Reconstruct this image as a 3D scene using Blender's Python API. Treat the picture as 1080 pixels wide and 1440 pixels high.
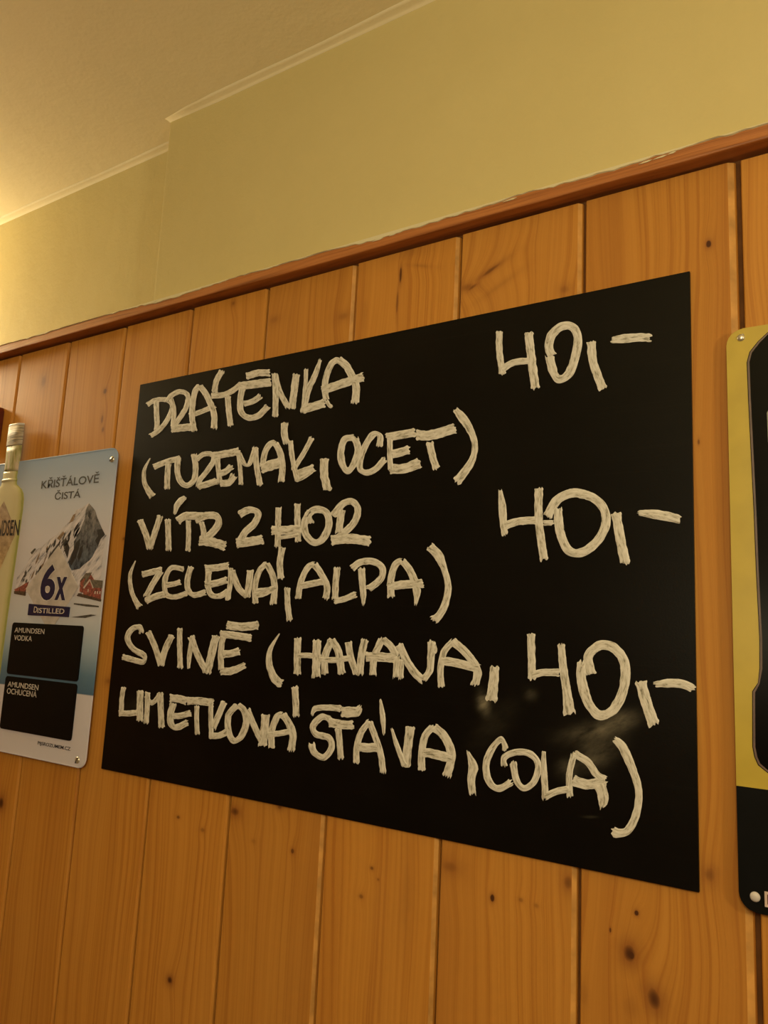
import bpy, bmesh, math, random
from mathutils import Vector, Matrix, noise
random.seed(7)
for o in list(bpy.data.objects): bpy.data.objects.remove(o)
scene = bpy.context.scene
COL = scene.collection

# ------------------------------------------------------------------ camera
cam_data = bpy.data.cameras.new('camera')
cam = bpy.data.objects.new('camera', cam_data); COL.objects.link(cam)
cam_data.sensor_fit = 'VERTICAL'; cam_data.sensor_height = 36.0; cam_data.lens = 27.5
cam_data.clip_start = 0.02
RX = Vector((0.83468614, 0.5486257, 0.04805083)); UP = Vector((0.04797749, -0.15935617, 0.98605465)); BK = Vector((0.54863212, -0.82074079, -0.15933407))
m = Matrix((RX, UP, BK)).transposed().to_4x4(); m.translation = Vector((0, -0.784, 1.55))
cam.matrix_world = m
scene.camera = cam

# ------------------------------------------------------------------ world, lights, exposure
scene.view_settings.view_transform = 'Standard'
scene.view_settings.look = 'None'
scene.view_settings.gamma = 1.0
scene.view_settings.use_curve_mapping = False
scene.view_settings.exposure = -0.09
world = bpy.data.worlds.new('room_ambient'); scene.world = world
world.use_nodes = True
world.node_tree.nodes['Background'].inputs['Color'].default_value = (1.0, 0.76, 0.40, 1)
world.node_tree.nodes['Background'].inputs['Strength'].default_value = 0.095

def lamp(name, loc, energy, radius, color):
    d = bpy.data.lights.new(name, 'POINT'); d.energy = energy; d.shadow_soft_size = radius; d.color = color
    o = bpy.data.objects.new(name, d); o.location = loc; COL.objects.link(o); return o
def area(name, loc, target, energy, size, color):
    d = bpy.data.lights.new(name, 'AREA'); d.shape = 'DISK'; d.size = size; d.energy = energy; d.color = color
    o = bpy.data.objects.new(name, d); o.location = loc; COL.objects.link(o)
    o.rotation_euler = (Vector(target) - Vector(loc)).to_track_quat('-Z', 'Y').to_euler(); return o
WARM = (1.0, 0.875, 0.55)
lamp('wall_lamp_light', (-2.05, -0.09, 2.18), 26.0, 0.06, (1.0, 0.83, 0.50))
lamp('pendant_light', (-0.46, -2.47, 1.63), 6.0, 0.04, WARM)
lamp('table_lamp_light', (0.18, -1.50, 1.95), 42.0, 0.22, WARM)
lamp('right_lamp_light', (1.35, -0.95, 1.80), 31.0, 0.08, WARM)

# ------------------------------------------------------------------ measured shapes, in metres (strokes: 1e-4 m)
LETTERS = [
('D',[[(-9846,18964,37,-37),(-9720,19010,29,-39),(-9581,19020,13,-40),(-9413,18997,5,-39)],[(-9640,19013,-65,8),(-9614,18857,-64,6),(-9567,18630,-64,7),(-9559,18519,-64,9)],[(-9430,19005,-28,-28),(-9270,18910,-47,-10),(-9269,18787,-54,18),(-9364,18634,-49,27),(-9511,18514,-42,33),(-9691,18445,-36,36)]]),
('R',[[(-9383,18944,54,-28),(-9310,19039,43,-37),(-9124,19085,13,-42),(-8950,19023,-37,-23),(-8915,18918,-57,12),(-8954,18789,-54,24),(-9068,18654,-51,28),(-9185,18533,-51,29)],[(-9304,18997,-52,-3),(-9210,18807,-54,4),(-9197,18534,-54,8)],[(-9232,18511,14,-61),(-8973,18496,16,-60),(-8696,18489,17,-60)]]),
('A',[[(-8711,18411,61,1),(-8785,18621,63,-5),(-8804,18864,64,-14),(-8766,19060,61,-26),(-8680,19110,47,-40)],[(-8688,19111,-47,-24),(-8557,18991,-53,-18),(-8429,18815,-58,-10),(-8325,18619,-63,1),(-8304,18409,-64,8)],[(-8862,18673,22,-41),(-8595,18704,24,-40),(-8324,18762,26,-39)]]),
('acute',[[(-8357,18964,61,-15),(-8344,19120,60,-21),(-8282,19230,56,-30),(-8229,19288,53,-33)]]),
('T',[[(-8424,18925,10,-46),(-8158,18905,19,-46),(-7990,18944,35,-42),(-7822,19019,38,-41)],[(-8075,18873,-59,5),(-8035,18661,-58,3),(-7966,18413,-57,1)]]),
('E',[[(-7860,18993,17,-64),(-7559,18981,16,-63),(-7255,18967,15,-62)],[(-7795,18951,-61,17),(-7818,18787,-61,11),(-7785,18605,-54,-11),(-7642,18499,-10,-43),(-7446,18501,33,-43),(-7282,18617,44,-37)],[(-7747,18714,19,-44),(-7567,18729,28,-42),(-7427,18791,36,-40)]]),
('caron',[[(-7739,19122,24,-53),(-7509,19139,14,-53),(-7280,19104,5,-51)]]),
('N',[[(-7196,19091,-54,6),(-7150,18798,-54,7),(-7125,18455,-54,7)],[(-7181,19064,-52,-3),(-7080,18813,-49,-9),(-6903,18557,-45,-14)],[(-6793,19018,-65,17),(-6815,18777,-65,15),(-6830,18531,-64,14)]]),
('K',[[(-6628,19062,-36,6),(-6620,18878,-36,7),(-6628,18671,-36,7),(-6626,18452,-36,6)],[(-6388,19160,-25,11),(-6461,18958,-46,21),(-6570,18741,-53,21),(-6627,18465,-54,16)],[(-6639,18492,26,-60),(-6426,18516,25,-59),(-6272,18535,25,-59)],[(-6244,18569,-26,-10),(-6193,18499,-22,-14),(-6145,18468,-15,-19)]]),
('A',[[(-6244,18569,52,-1),(-6281,18727,53,-7),(-6269,18904,52,-19),(-6189,19071,44,-33),(-6076,19109,29,-42)],[(-6085,19110,-37,-36),(-5957,19009,-47,-26),(-5842,18840,-55,-14),(-5767,18680,-61,3),(-5773,18470,-62,12)],[(-6329,18713,28,-59),(-6045,18757,26,-59),(-5659,18808,24,-58)]]),
('bracket',[[(-9648,18085,-11,5),(-9758,17909,-44,11),(-9734,17717,-54,-3),(-9622,17574,-59,-20),(-9501,17465,-63,-29)]]),
('T',[[(-9555,17933,32,-45),(-9284,17991,27,-45),(-8968,18025,22,-45)],[(-9223,17960,-66,9),(-9215,17760,-65,7),(-9197,17568,-65,6)]]),
('U',[[(-9018,18035,-64,8),(-9005,17823,-63,0),(-8910,17659,-49,-22),(-8765,17592,14,-44),(-8630,17665,58,-23),(-8616,17844,62,-5),(-8679,18057,61,0)]]),
('Z',[[(-8607,17973,38,-34),(-8479,18039,21,-39),(-8300,18018,-26,-29),(-8261,17917,-52,16),(-8377,17774,-46,26),(-8504,17656,-50,22),(-8520,17554,-54,11)],[(-8528,17560,23,-48),(-8320,17587,25,-48),(-8157,17618,27,-47)]]),
('E',[[(-8263,17994,21,-57),(-7990,18007,20,-56),(-7750,18018,19,-56)],[(-8183,17961,-52,1),(-8142,17781,-51,0),(-8084,17575,-51,-1)],[(-8128,17716,27,-44),(-7994,17744,36,-42),(-7881,17810,43,-38)],[(-8095,17581,10,-53),(-7909,17576,40,-48),(-7820,17681,62,-34)]]),
('M',[[(-7784,18026,-43,0),(-7714,17771,-43,1),(-7672,17527,-43,1)],[(-7753,17985,-37,-11),(-7638,17827,-28,-20),(-7539,17818,37,-21),(-7459,18045,41,-14)],[(-7453,18044,-55,3),(-7409,17795,-54,-1),(-7309,17493,-52,-4)]]),
('A',[[(-7293,17749,54,-12),(-7266,17953,53,-18),(-7182,18067,40,-34),(-7084,18076,17,-42)],[(-7089,18069,-51,-16),(-6990,17928,-55,-8),(-6930,17732,-58,3),(-6932,17519,-58,8)],[(-7323,17735,35,-72),(-7153,17762,33,-72),(-6965,17787,31,-72)]]),
('acute',[[(-6945,18344,-62,9),(-6937,18186,-61,1),(-6878,18041,-58,-6)]]),
('K',[[(-6821,18079,-45,0),(-6764,17836,-44,-2),(-6647,17510,-43,-5)],[(-6444,18087,-40,21),(-6583,17867,-40,21),(-6735,17669,-40,22)]]),
('K_leg',[[(-6698,17601,25,-50),(-6543,17632,26,-49),(-6378,17671,26,-48)],[(-6675,17517,16,-26),(-6536,17557,20,-25),(-6402,17628,22,-24)]]),
('comma',[[(-6215,17779,-70,8),(-6205,17569,-69,-1),(-6128,17349,-66,-8)]]),
('O',[[(-5742,18003,-8,47),(-5897,18006,-39,39),(-5952,17865,-56,11),(-5925,17693,-53,-9),(-5830,17583,-1,-45),(-5734,17664,50,-25),(-5683,17840,55,-7),(-5742,18003,53,6)]]),
('C',[[(-5357,17852,47,-7),(-5354,17986,43,10),(-5445,18027,-23,39),(-5551,17923,-43,25),(-5626,17763,-48,15),(-5638,17597,-45,-9),(-5527,17536,3,-40),(-5390,17577,31,-34),(-5265,17693,36,-30)]]),
('E',[[(-5264,17961,15,-55),(-5032,17974,14,-54),(-4843,17982,12,-54)],[(-5205,17936,-41,4),(-5194,17724,-41,3),(-5170,17536,-40,1)],[(-5181,17741,15,-54),(-5047,17752,18,-53),(-4911,17779,21,-52)],[(-5193,17561,4,-65),(-4983,17544,17,-64),(-4757,17599,28,-62)]]),
('T',[[(-4831,17948,3,-65),(-4614,17925,15,-64),(-4292,17976,22,-62)],[(-4635,17843,-50,-4),(-4590,17670,-49,-7),(-4525,17503,-47,-10)]]),
('bracket',[[(-4305,18207,-28,-18),(-4198,18082,-48,-27),(-4097,17933,-43,-14),(-4029,17750,-40,1),(-4056,17578,-42,19),(-4163,17424,-46,33),(-4255,17329,-47,39)]]),
('V',[[(-9750,17120,-64,-16),(-9588,16902,-65,-13),(-9458,16668,-65,-11)],[(-9290,17166,-64,16),(-9363,16947,-64,16),(-9458,16668,-65,15)]]),
('I',[[(-9119,17106,-64,1),(-9078,16885,-63,1),(-9036,16628,-63,0)]]),
('acute',[[(-8979,17169,26,-6),(-8947,17292,59,-22),(-8859,17377,52,-35),(-8773,17421,25,-22)]]),
('T',[[(-8902,17063,52,-52),(-8736,17132,23,-59),(-8379,17111,5,-58)],[(-8675,17074,-54,1),(-8639,16845,-54,2),(-8624,16614,-54,3)]]),
('R',[[(-8531,17063,36,-53),(-8310,17120,20,-55),(-8102,17098,-35,-44),(-8049,16998,-74,15),(-8144,16878,-61,37),(-8303,16773,-56,42)],[(-8405,17037,-53,-7),(-8334,16885,-55,-1),(-8334,16736,-56,5)],[(-8413,16758,-2,-68),(-8161,16732,-12,-66),(-7878,16664,-20,-63)]]),
('Z',[[(-7663,17098,36,-47),(-7482,17161,12,-51),(-7313,17110,-59,-16),(-7361,16970,-58,30),(-7515,16857,-56,33),(-7613,16717,-61,27)],[(-7672,16699,19,-64),(-7437,16717,19,-64),(-7189,16740,19,-63)]]),
('H',[[(-6948,17175,-52,4),(-6932,16894,-52,3),(-6914,16625,-52,2)],[(-7046,16860,6,-60),(-6806,16852,10,-60),(-6530,16866,13,-59)],[(-6941,16750,7,-25),(-6750,16764,7,-25),(-6554,16782,7,-24)],[(-6624,17207,-54,3),(-6597,16930,-53,1),(-6565,16690,-53,0)]]),
('O',[[(-6368,16921,57,13),(-6430,17045,60,-19),(-6297,17107,10,-49),(-6128,17055,-45,-27),(-6077,16885,-59,9),(-6162,16722,-48,32),(-6293,16673,9,46),(-6439,16778,53,20),(-6480,16937,62,-12),(-6382,17096,56,-26)]]),
('R',[[(-6015,17014,46,-30),(-5885,17150,37,-37),(-5743,17182,-10,-43),(-5640,17090,-52,-7),(-5664,16939,-49,23),(-5816,16793,-39,34),(-5970,16711,-34,38)],[(-5886,17091,-58,9),(-5900,16949,-58,8),(-5911,16780,-58,7)],[(-6027,16694,13,-64),(-5739,16709,2,-63),(-5424,16666,-6,-61)]]),
('bracket',[[(-9752,16490,-10,3),(-9847,16276,-44,4),(-9787,16041,-49,-7),(-9660,15875,-50,-18),(-9553,15782,-61,-29)]]),
('Z',[[(-9575,16275,24,-45),(-9350,16313,23,-45),(-9147,16344,22,-45)],[(-9163,16324,-57,24),(-9307,16146,-59,22),(-9438,15942,-60,19)],[(-9440,15878,36,-43),(-9241,15944,31,-45),(-9042,15984,25,-46)]]),
('E',[[(-8672,16346,3,39),(-8929,16373,-26,38),(-9041,16248,-57,15),(-9050,16097,-59,-2),(-8985,15972,-37,-29),(-8800,15949,10,-39),(-8575,16001,21,-37)],[(-9034,16117,14,-40),(-8861,16135,18,-39),(-8714,16167,22,-38)]]),
('L',[[(-8529,16389,-59,12),(-8582,16197,-60,5),(-8546,16050,-52,-17),(-8415,15978,-2,-41),(-8197,16023,20,-39)]]),
('E',[[(-8247,16355,11,-51),(-8018,16365,14,-50),(-7782,16391,17,-49)],[(-8164,16318,-58,3),(-8158,16124,-57,-5),(-8074,15986,-35,-30),(-7906,15971,17,-39),(-7757,16043,33,-34)],[(-8219,16124,16,-48),(-7993,16149,20,-47),(-7794,16197,25,-45)]]),
('N',[[(-7746,16362,-49,1),(-7730,16149,-49,3),(-7754,15926,-49,5)],[(-7723,16327,-56,-16),(-7561,16080,-49,-23),(-7400,15983,-36,-33)],[(-7372,16331,-60,5),(-7379,16150,-60,5),(-7397,15960,-59,6)]]),
('A',[[(-7234,15876,52,2),(-7266,16104,53,-4),(-7209,16311,49,-18),(-7090,16414,40,-27)],[(-7096,16414,-48,-21),(-6987,16287,-52,-15),(-6917,16106,-56,-2),(-6924,15869,-57,3)],[(-7285,15985,17,-42),(-7089,16019,25,-40),(-6887,16106,30,-37)],[(-7245,16054,6,-25),(-7123,16064,5,-25),(-6988,16071,5,-25)]]),
('acute',[[(-6831,16632,-56,8),(-6856,16423,-57,3),(-6819,16210,-56,-3)]]),
('comma',[[(-6698,16096,-49,-1),(-6676,15885,-49,-4),(-6620,15670,-48,-6)]]),
('A',[[(-6508,15946,49,-6),(-6472,16179,48,-12),(-6374,16357,40,-24),(-6266,16396,23,-35)],[(-6271,16391,-42,-24),(-6157,16273,-45,-21),(-6048,16109,-51,-8),(-6059,15952,-53,4)],[(-6491,16112,14,-42),(-6296,16144,14,-41),(-6112,16174,14,-41)]]),
('L',[[(-5903,16353,-52,5),(-5915,16156,-52,3),(-5908,15945,-52,1)],[(-5928,15931,12,-38),(-5772,15956,16,-37),(-5597,16017,20,-35)]]),
('P',[[(-5685,16328,34,-35),(-5551,16411,19,-41),(-5359,16415,-11,-41),(-5225,16335,-46,-15),(-5244,16202,-43,24),(-5420,16079,-35,33)],[(-5533,16342,-52,-2),(-5515,16202,-52,-3),(-5485,16022,-46,-2),(-5477,15893,-19,0)]]),
('A',[[(-5081,15982,50,1),(-5094,16201,50,-6),(-5038,16378,43,-23),(-4941,16420,25,-37)],[(-4949,16421,-37,-25),(-4822,16288,-45,-19),(-4728,16072,-54,-7),(-4737,15901,-15,1)],[(-5138,16109,11,-50),(-4921,16136,8,-50),(-4649,16152,6,-49)]]),
('bracket',[[(-4585,16588,-40,-34),(-4457,16474,-52,-29),(-4370,16306,-39,-11),(-4314,16117,-43,-1),(-4343,15928,-46,11),(-4414,15792,-42,24),(-4491,15733,-38,38)]]),
('S',[[(-9459,15405,59,16),(-9518,15491,18,41),(-9687,15452,-49,30),(-9765,15322,-66,-5),(-9625,15176,-43,-31),(-9351,15077,-47,-28),(-9368,14990,-31,37),(-9561,15004,10,42),(-9839,15039,12,42)]]),
('V',[[(-9319,15435,-59,-21),(-9140,15224,-60,-18),(-8974,14959,-60,-17)],[(-8799,15397,-64,17),(-8915,15185,-66,13),(-8974,14959,-68,8)]]),
('I',[[(-8652,15502,-56,-2),(-8619,15247,-56,-3),(-8570,14949,-55,-4)]]),
('N',[[(-8372,15413,-48,4),(-8394,15258,-51,3),(-8408,15091,-45,1),(-8400,14945,-24,-1)],[(-8412,15400,-59,-18),(-8244,15147,-56,-21),(-8043,14925,-53,-24)],[(-7917,15431,-75,10),(-7974,15184,-75,9),(-8032,14915,-75,7)]]),
('E',[[(-7847,15450,0,-51),(-7589,15443,-3,-50),(-7274,15421,-5,-49)],[(-7789,15424,-55,3),(-7802,15193,-55,-1),(-7768,14977,-54,-5)],[(-7768,15183,12,-50),(-7595,15203,19,-48),(-7454,15244,26,-46)],[(-7791,14953,9,-50),(-7570,14973,23,-49),(-7336,15064,26,-35)]]),
('caron',[[(-7732,15577,-3,-58),(-7444,15563,6,-57),(-7154,15594,13,-56)]]),
('bracket',[[(-6778,15496,-8,3),(-6907,15308,-35,9),(-6929,15152,-55,-3),(-6880,15019,-56,-18),(-6798,14916,-53,-37),(-6685,14861,-43,-49)]]),
('H',[[(-6466,15457,-58,-1),(-6458,15239,-58,-2),(-6437,14994,-58,-4)],[(-6473,15233,3,-34),(-6281,15243,-1,-34),(-6076,15230,-4,-34)],[(-6155,15445,-66,-1),(-6148,15231,-66,-2),(-6135,14985,-65,-3)]]),
('A',[[(-5999,15027,55,4),(-6015,15238,55,-5),(-5929,15454,53,-13)],[(-5939,15454,-47,-27),(-5816,15320,-54,-16),(-5743,15044,-55,-10)],[(-6096,15202,2,-36),(-5875,15209,5,-36),(-5623,15247,8,-35)]]),
('V',[[(-5672,15446,-52,-9),(-5624,15258,-51,-13),(-5524,15072,-48,-17)],[(-5425,15479,-54,8),(-5465,15290,-55,4),(-5479,15061,-55,1)]]),
('A',[[(-5287,15057,51,0),(-5278,15277,50,-8),(-5178,15494,47,-15)],[(-5178,15489,-30,-34),(-5062,15421,-37,-28),(-4973,15304,-42,-22)],[(-5406,15275,2,-56),(-5208,15280,0,-55),(-4980,15279,-2,-54)],[(-4965,15305,-41,-1),(-4964,15180,-41,-1),(-4963,15056,-41,-1)]]),
('N',[[(-4898,15274,-35,-1),(-4892,15050,-35,-2)],[(-4945,15442,-48,-22),(-4822,15256,-45,-25),(-4709,15129,-39,-31),(-4595,15052,-33,-35)],[(-4601,15058,38,-22),(-4515,15163,44,-10),(-4504,15340,49,0),(-4504,15495,52,0)],[(-4504,15495,-33,-13),(-4470,15430,-35,-8),(-4464,15364,-36,-3)]]),
('A',[[(-4354,14989,43,5),(-4375,15193,43,0),(-4333,15392,40,-14),(-4224,15502,32,-24)],[(-4236,15506,-32,-37),(-4097,15415,-35,-34),(-3970,15292,-42,-26),(-3911,15179,-50,-6),(-3945,15046,-49,8)],[(-4379,15285,-6,-48),(-4178,15270,-10,-47),(-3896,15223,-12,-46)]]),
('comma',[[(-3710,15263,-50,0),(-3717,15112,-59,0),(-3728,14999,-61,2),(-3741,14896,-69,3)]]),
('L',[[(-9738,14605,-54,2),(-9758,14437,-54,-1),(-9730,14200,-54,-4)],[(-9791,14215,7,-42),(-9569,14235,9,-41),(-9377,14263,11,-41)]]),
('I',[[(-9366,14579,-72,-4),(-9343,14366,-72,-6),(-9311,14147,-71,-7)]]),
('M',[[(-9205,14573,-55,-3),(-9181,14353,-55,-3),(-9174,14137,-55,-3)],[(-9238,14531,-45,-27),(-9092,14426,7,-38),(-8927,14561,45,-24)],[(-8937,14580,-65,-6),(-8894,14353,-65,-8),(-8841,14103,-64,-9)]]),
('E',[[(-8729,14520,2,-56),(-8549,14527,-7,-55),(-8375,14508,-15,-54)],[(-8644,14456,-66,6),(-8687,14295,-68,-1),(-8652,14173,-57,-26),(-8535,14139,13,-43),(-8325,14229,32,-37)],[(-8629,14283,9,-42),(-8482,14302,16,-40),(-8280,14357,21,-39)]]),
('T',[[(-8376,14511,7,-52),(-8145,14530,0,-52),(-7868,14526,-4,-51)],[(-8174,14466,-46,-3),(-8160,14294,-46,-5),(-8120,14088,-46,-6)]]),
('K',[[(-7916,14541,-45,-4),(-7890,14320,-45,-5),(-7850,14070,-44,-6)],[(-7665,14562,-55,11),(-7748,14381,-55,11),(-7840,14192,-55,11)],[(-7895,14097,5,-43),(-7711,14116,18,-40),(-7565,14184,31,-35)]]),
('O',[[(-7426,14534,-48,24),(-7565,14398,-58,9),(-7550,14197,-58,-14),(-7443,14079,-19,-41),(-7312,14151,51,-19),(-7243,14334,58,2),(-7308,14488,50,24),(-7426,14534,31,38)]]),
('V',[[(-7244,14503,-49,-20),(-7100,14301,-48,-21),(-6934,14100,-46,-22)],[(-6919,14469,-72,-3),(-6919,14273,-72,-2),(-6931,14071,-72,-2)]]),
('A',[[(-6777,14061,55,6),(-6796,14263,55,-1),(-6721,14453,48,-18),(-6629,14489,23,-36)],[(-6638,14488,-46,-32),(-6533,14402,-52,-25),(-6445,14254,-59,-10),(-6459,14064,-59,-2)],[(-6863,14210,10,-35),(-6687,14247,11,-35),(-6494,14294,12,-34)]]),
('acute',[[(-6466,14850,-54,-7),(-6437,14682,-53,-6),(-6411,14482,-53,-6)]]),
('S',[[(-5877,14494,14,39),(-6006,14517,-21,36),(-6135,14394,-50,8),(-6081,14305,-29,-35),(-5882,14280,-32,-33),(-5835,14169,-49,4),(-5940,14047,-15,36),(-6095,14088,37,31),(-6140,14186,49,16)]]),
('caron',[[(-6166,14514,20,-5),(-6120,14603,24,-30),(-5924,14635,3,-37),(-5726,14638,-2,-39)]]),
('caron',[[(-5723,14597,7,-57),(-5595,14613,9,-64),(-5480,14630,35,-48),(-5438,14691,25,-10)]]),
('T',[[(-5896,14464,-9,-54),(-5701,14455,-4,-53),(-5533,14465,0,-52)],[(-5751,14409,-47,-8),(-5715,14229,-46,-8),(-5688,14058,-46,-8)]]),
('A',[[(-5455,14033,45,6),(-5467,14211,45,0),(-5408,14398,42,-12),(-5298,14533,37,-18)],[(-5303,14526,-41,-17),(-5203,14352,-41,-16),(-5124,14184,-42,-12),(-5077,13981,-42,-10)],[(-5448,14225,-3,-52),(-5312,14229,3,-51),(-5161,14257,9,-50)]]),
('acute',[[(-5162,14791,-14,-3),(-5121,14606,-38,-7),(-5090,14404,-16,-3)]]),
('V',[[(-4988,14481,-15,-5),(-4905,14297,-30,-12),(-4789,14090,-36,-16)],[(-4737,14532,-60,1),(-4761,14313,-60,-1),(-4775,14087,-60,-3)]]),
('A',[[(-4567,14067,48,6),(-4576,14248,48,2),(-4541,14445,45,-11),(-4437,14558,37,-23)],[(-4444,14551,-31,-41),(-4316,14485,-42,-33),(-4211,14333,-51,-19),(-4206,14208,-53,1),(-4253,14047,-52,6)],[(-4576,14265,-6,-51),(-4437,14265,-10,-51),(-4183,14242,-12,-50)]]),
('comma',[[(-4007,14345,-11,-5),(-3933,14196,-56,-13),(-3951,14052,-48,-6),(-3929,13904,-39,-9)]]),
('C',[[(-3560,14404,37,18),(-3612,14506,3,36),(-3719,14397,-36,14),(-3783,14220,-41,-3),(-3736,14057,-35,-23),(-3626,14008,2,-35),(-3486,14096,20,-28)]]),
('O',[[(-3570,14235,38,5),(-3572,14330,29,-18),(-3434,14399,5,-33),(-3281,14396,-19,-30),(-3192,14294,-36,-8),(-3240,14129,-30,14),(-3347,14051,3,33),(-3433,14122,34,17),(-3472,14294,37,10)]]),
('L',[[(-3138,14450,-18,-2),(-3135,14278,-33,-5),(-3110,13986,-38,-8)],[(-3125,13997,16,-29),(-2991,14071,11,-31),(-2856,14109,6,-33)]]),
('A',[[(-2857,14032,34,6),(-2865,14244,34,1),(-2818,14455,33,-3)],[(-2823,14459,-20,-34),(-2677,14392,-26,-30),(-2593,14290,-27,-28),(-2511,14250,-20,-32)],[(-2832,14202,-15,-50),(-2675,14179,0,-49),(-2492,14248,13,-45)],[(-2569,14205,-47,-26),(-2534,14132,-52,-20),(-2522,14045,-51,-6),(-2538,13977,-14,1)]]),
('bracket',[[(-2419,14644,-18,-20),(-2338,14578,-39,-27),(-2236,14370,-36,-17),(-2181,14182,-35,-8),(-2204,13985,-36,3),(-2271,13835,-32,18),(-2350,13779,-8,39),(-2431,13781,9,46)]]),
('four',[[(-3757,19077,-43,8),(-3751,18840,-42,4),(-3703,18543,-42,1)],[(-3725,18598,23,-38),(-3574,18664,14,-40),(-3370,18655,5,-40)],[(-3394,18995,-52,4),(-3354,18680,-52,2),(-3298,18317,-51,0)]]),
('zero',[[(-3103,18662,47,11),(-3150,18784,51,-9),(-3106,18927,42,-37),(-2982,18996,13,-51),(-2862,18943,-35,-28),(-2816,18795,-49,7),(-2850,18598,-47,21),(-2919,18429,-39,36),(-3031,18389,11,46),(-3100,18502,47,11),(-3140,18672,49,3)]]),
('comma',[[(-2669,18764,-50,4),(-2646,18520,-48,-4),(-2542,18211,-46,-10)]]),
('dash',[[(-2455,18735,3,-31),(-2340,18728,5,-49),(-2176,18716,2,-48),(-2045,18688,-2,-45)]]),
('four',[[(-3697,17200,-19,-1),(-3666,17008,-48,-2),(-3649,16829,-45,-1),(-3631,16692,-35,-2)],[(-3639,16789,15,-43),(-3461,16833,9,-43),(-3260,16835,3,-43)],[(-3239,17192,-48,3),(-3233,16834,-47,-1),(-3167,16406,-46,-5)],[(-3187,16802,2,-28),(-3072,16801,1,-28)]]),
('zero',[[(-3139,16862,45,-26),(-3035,17039,36,-38),(-2861,17109,6,-49),(-2669,17060,-19,-43),(-2540,16948,-40,-23),(-2502,16782,-47,8),(-2584,16601,-37,30),(-2749,16478,-16,45),(-2898,16501,33,35),(-2991,16697,48,11),(-3023,16952,50,3)]]),
('comma',[[(-2401,16880,-50,-6),(-2361,16635,-49,-8),(-2305,16357,-48,-9)]]),
('dash',[[(-2182,16865,-2,-22),(-2047,16847,-5,-45),(-1914,16821,-9,-48),(-1784,16782,-9,-37)]]),
('four',[[(-3300,15632,-45,-3),(-3291,15435,-45,-3),(-3278,15155,-45,-4)],[(-3292,15190,11,-37),(-3161,15230,5,-38),(-2976,15240,0,-38)],[(-2965,15533,-38,-4),(-2944,15308,-43,-7),(-2903,15074,-47,-10),(-2871,14842,-62,-13)]]),
('zero',[[(-2644,15237,50,12),(-2679,15418,50,-10),(-2563,15534,16,-46),(-2415,15513,-29,-41),(-2314,15368,-47,-14),(-2321,15140,-47,7),(-2414,14933,-37,28),(-2560,14852,12,48),(-2681,14974,45,25),(-2751,15202,51,10),(-2737,15368,52,-1)]]),
('comma',[[(-2161,15215,-53,-17),(-2110,15022,-51,-20),(-2038,14816,-50,-22)]]),
('dash',[[(-2031,15188,2,-24),(-1910,15210,1,-40),(-1781,15213,-9,-41),(-1673,15175,-13,-33)]]),
]
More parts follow.
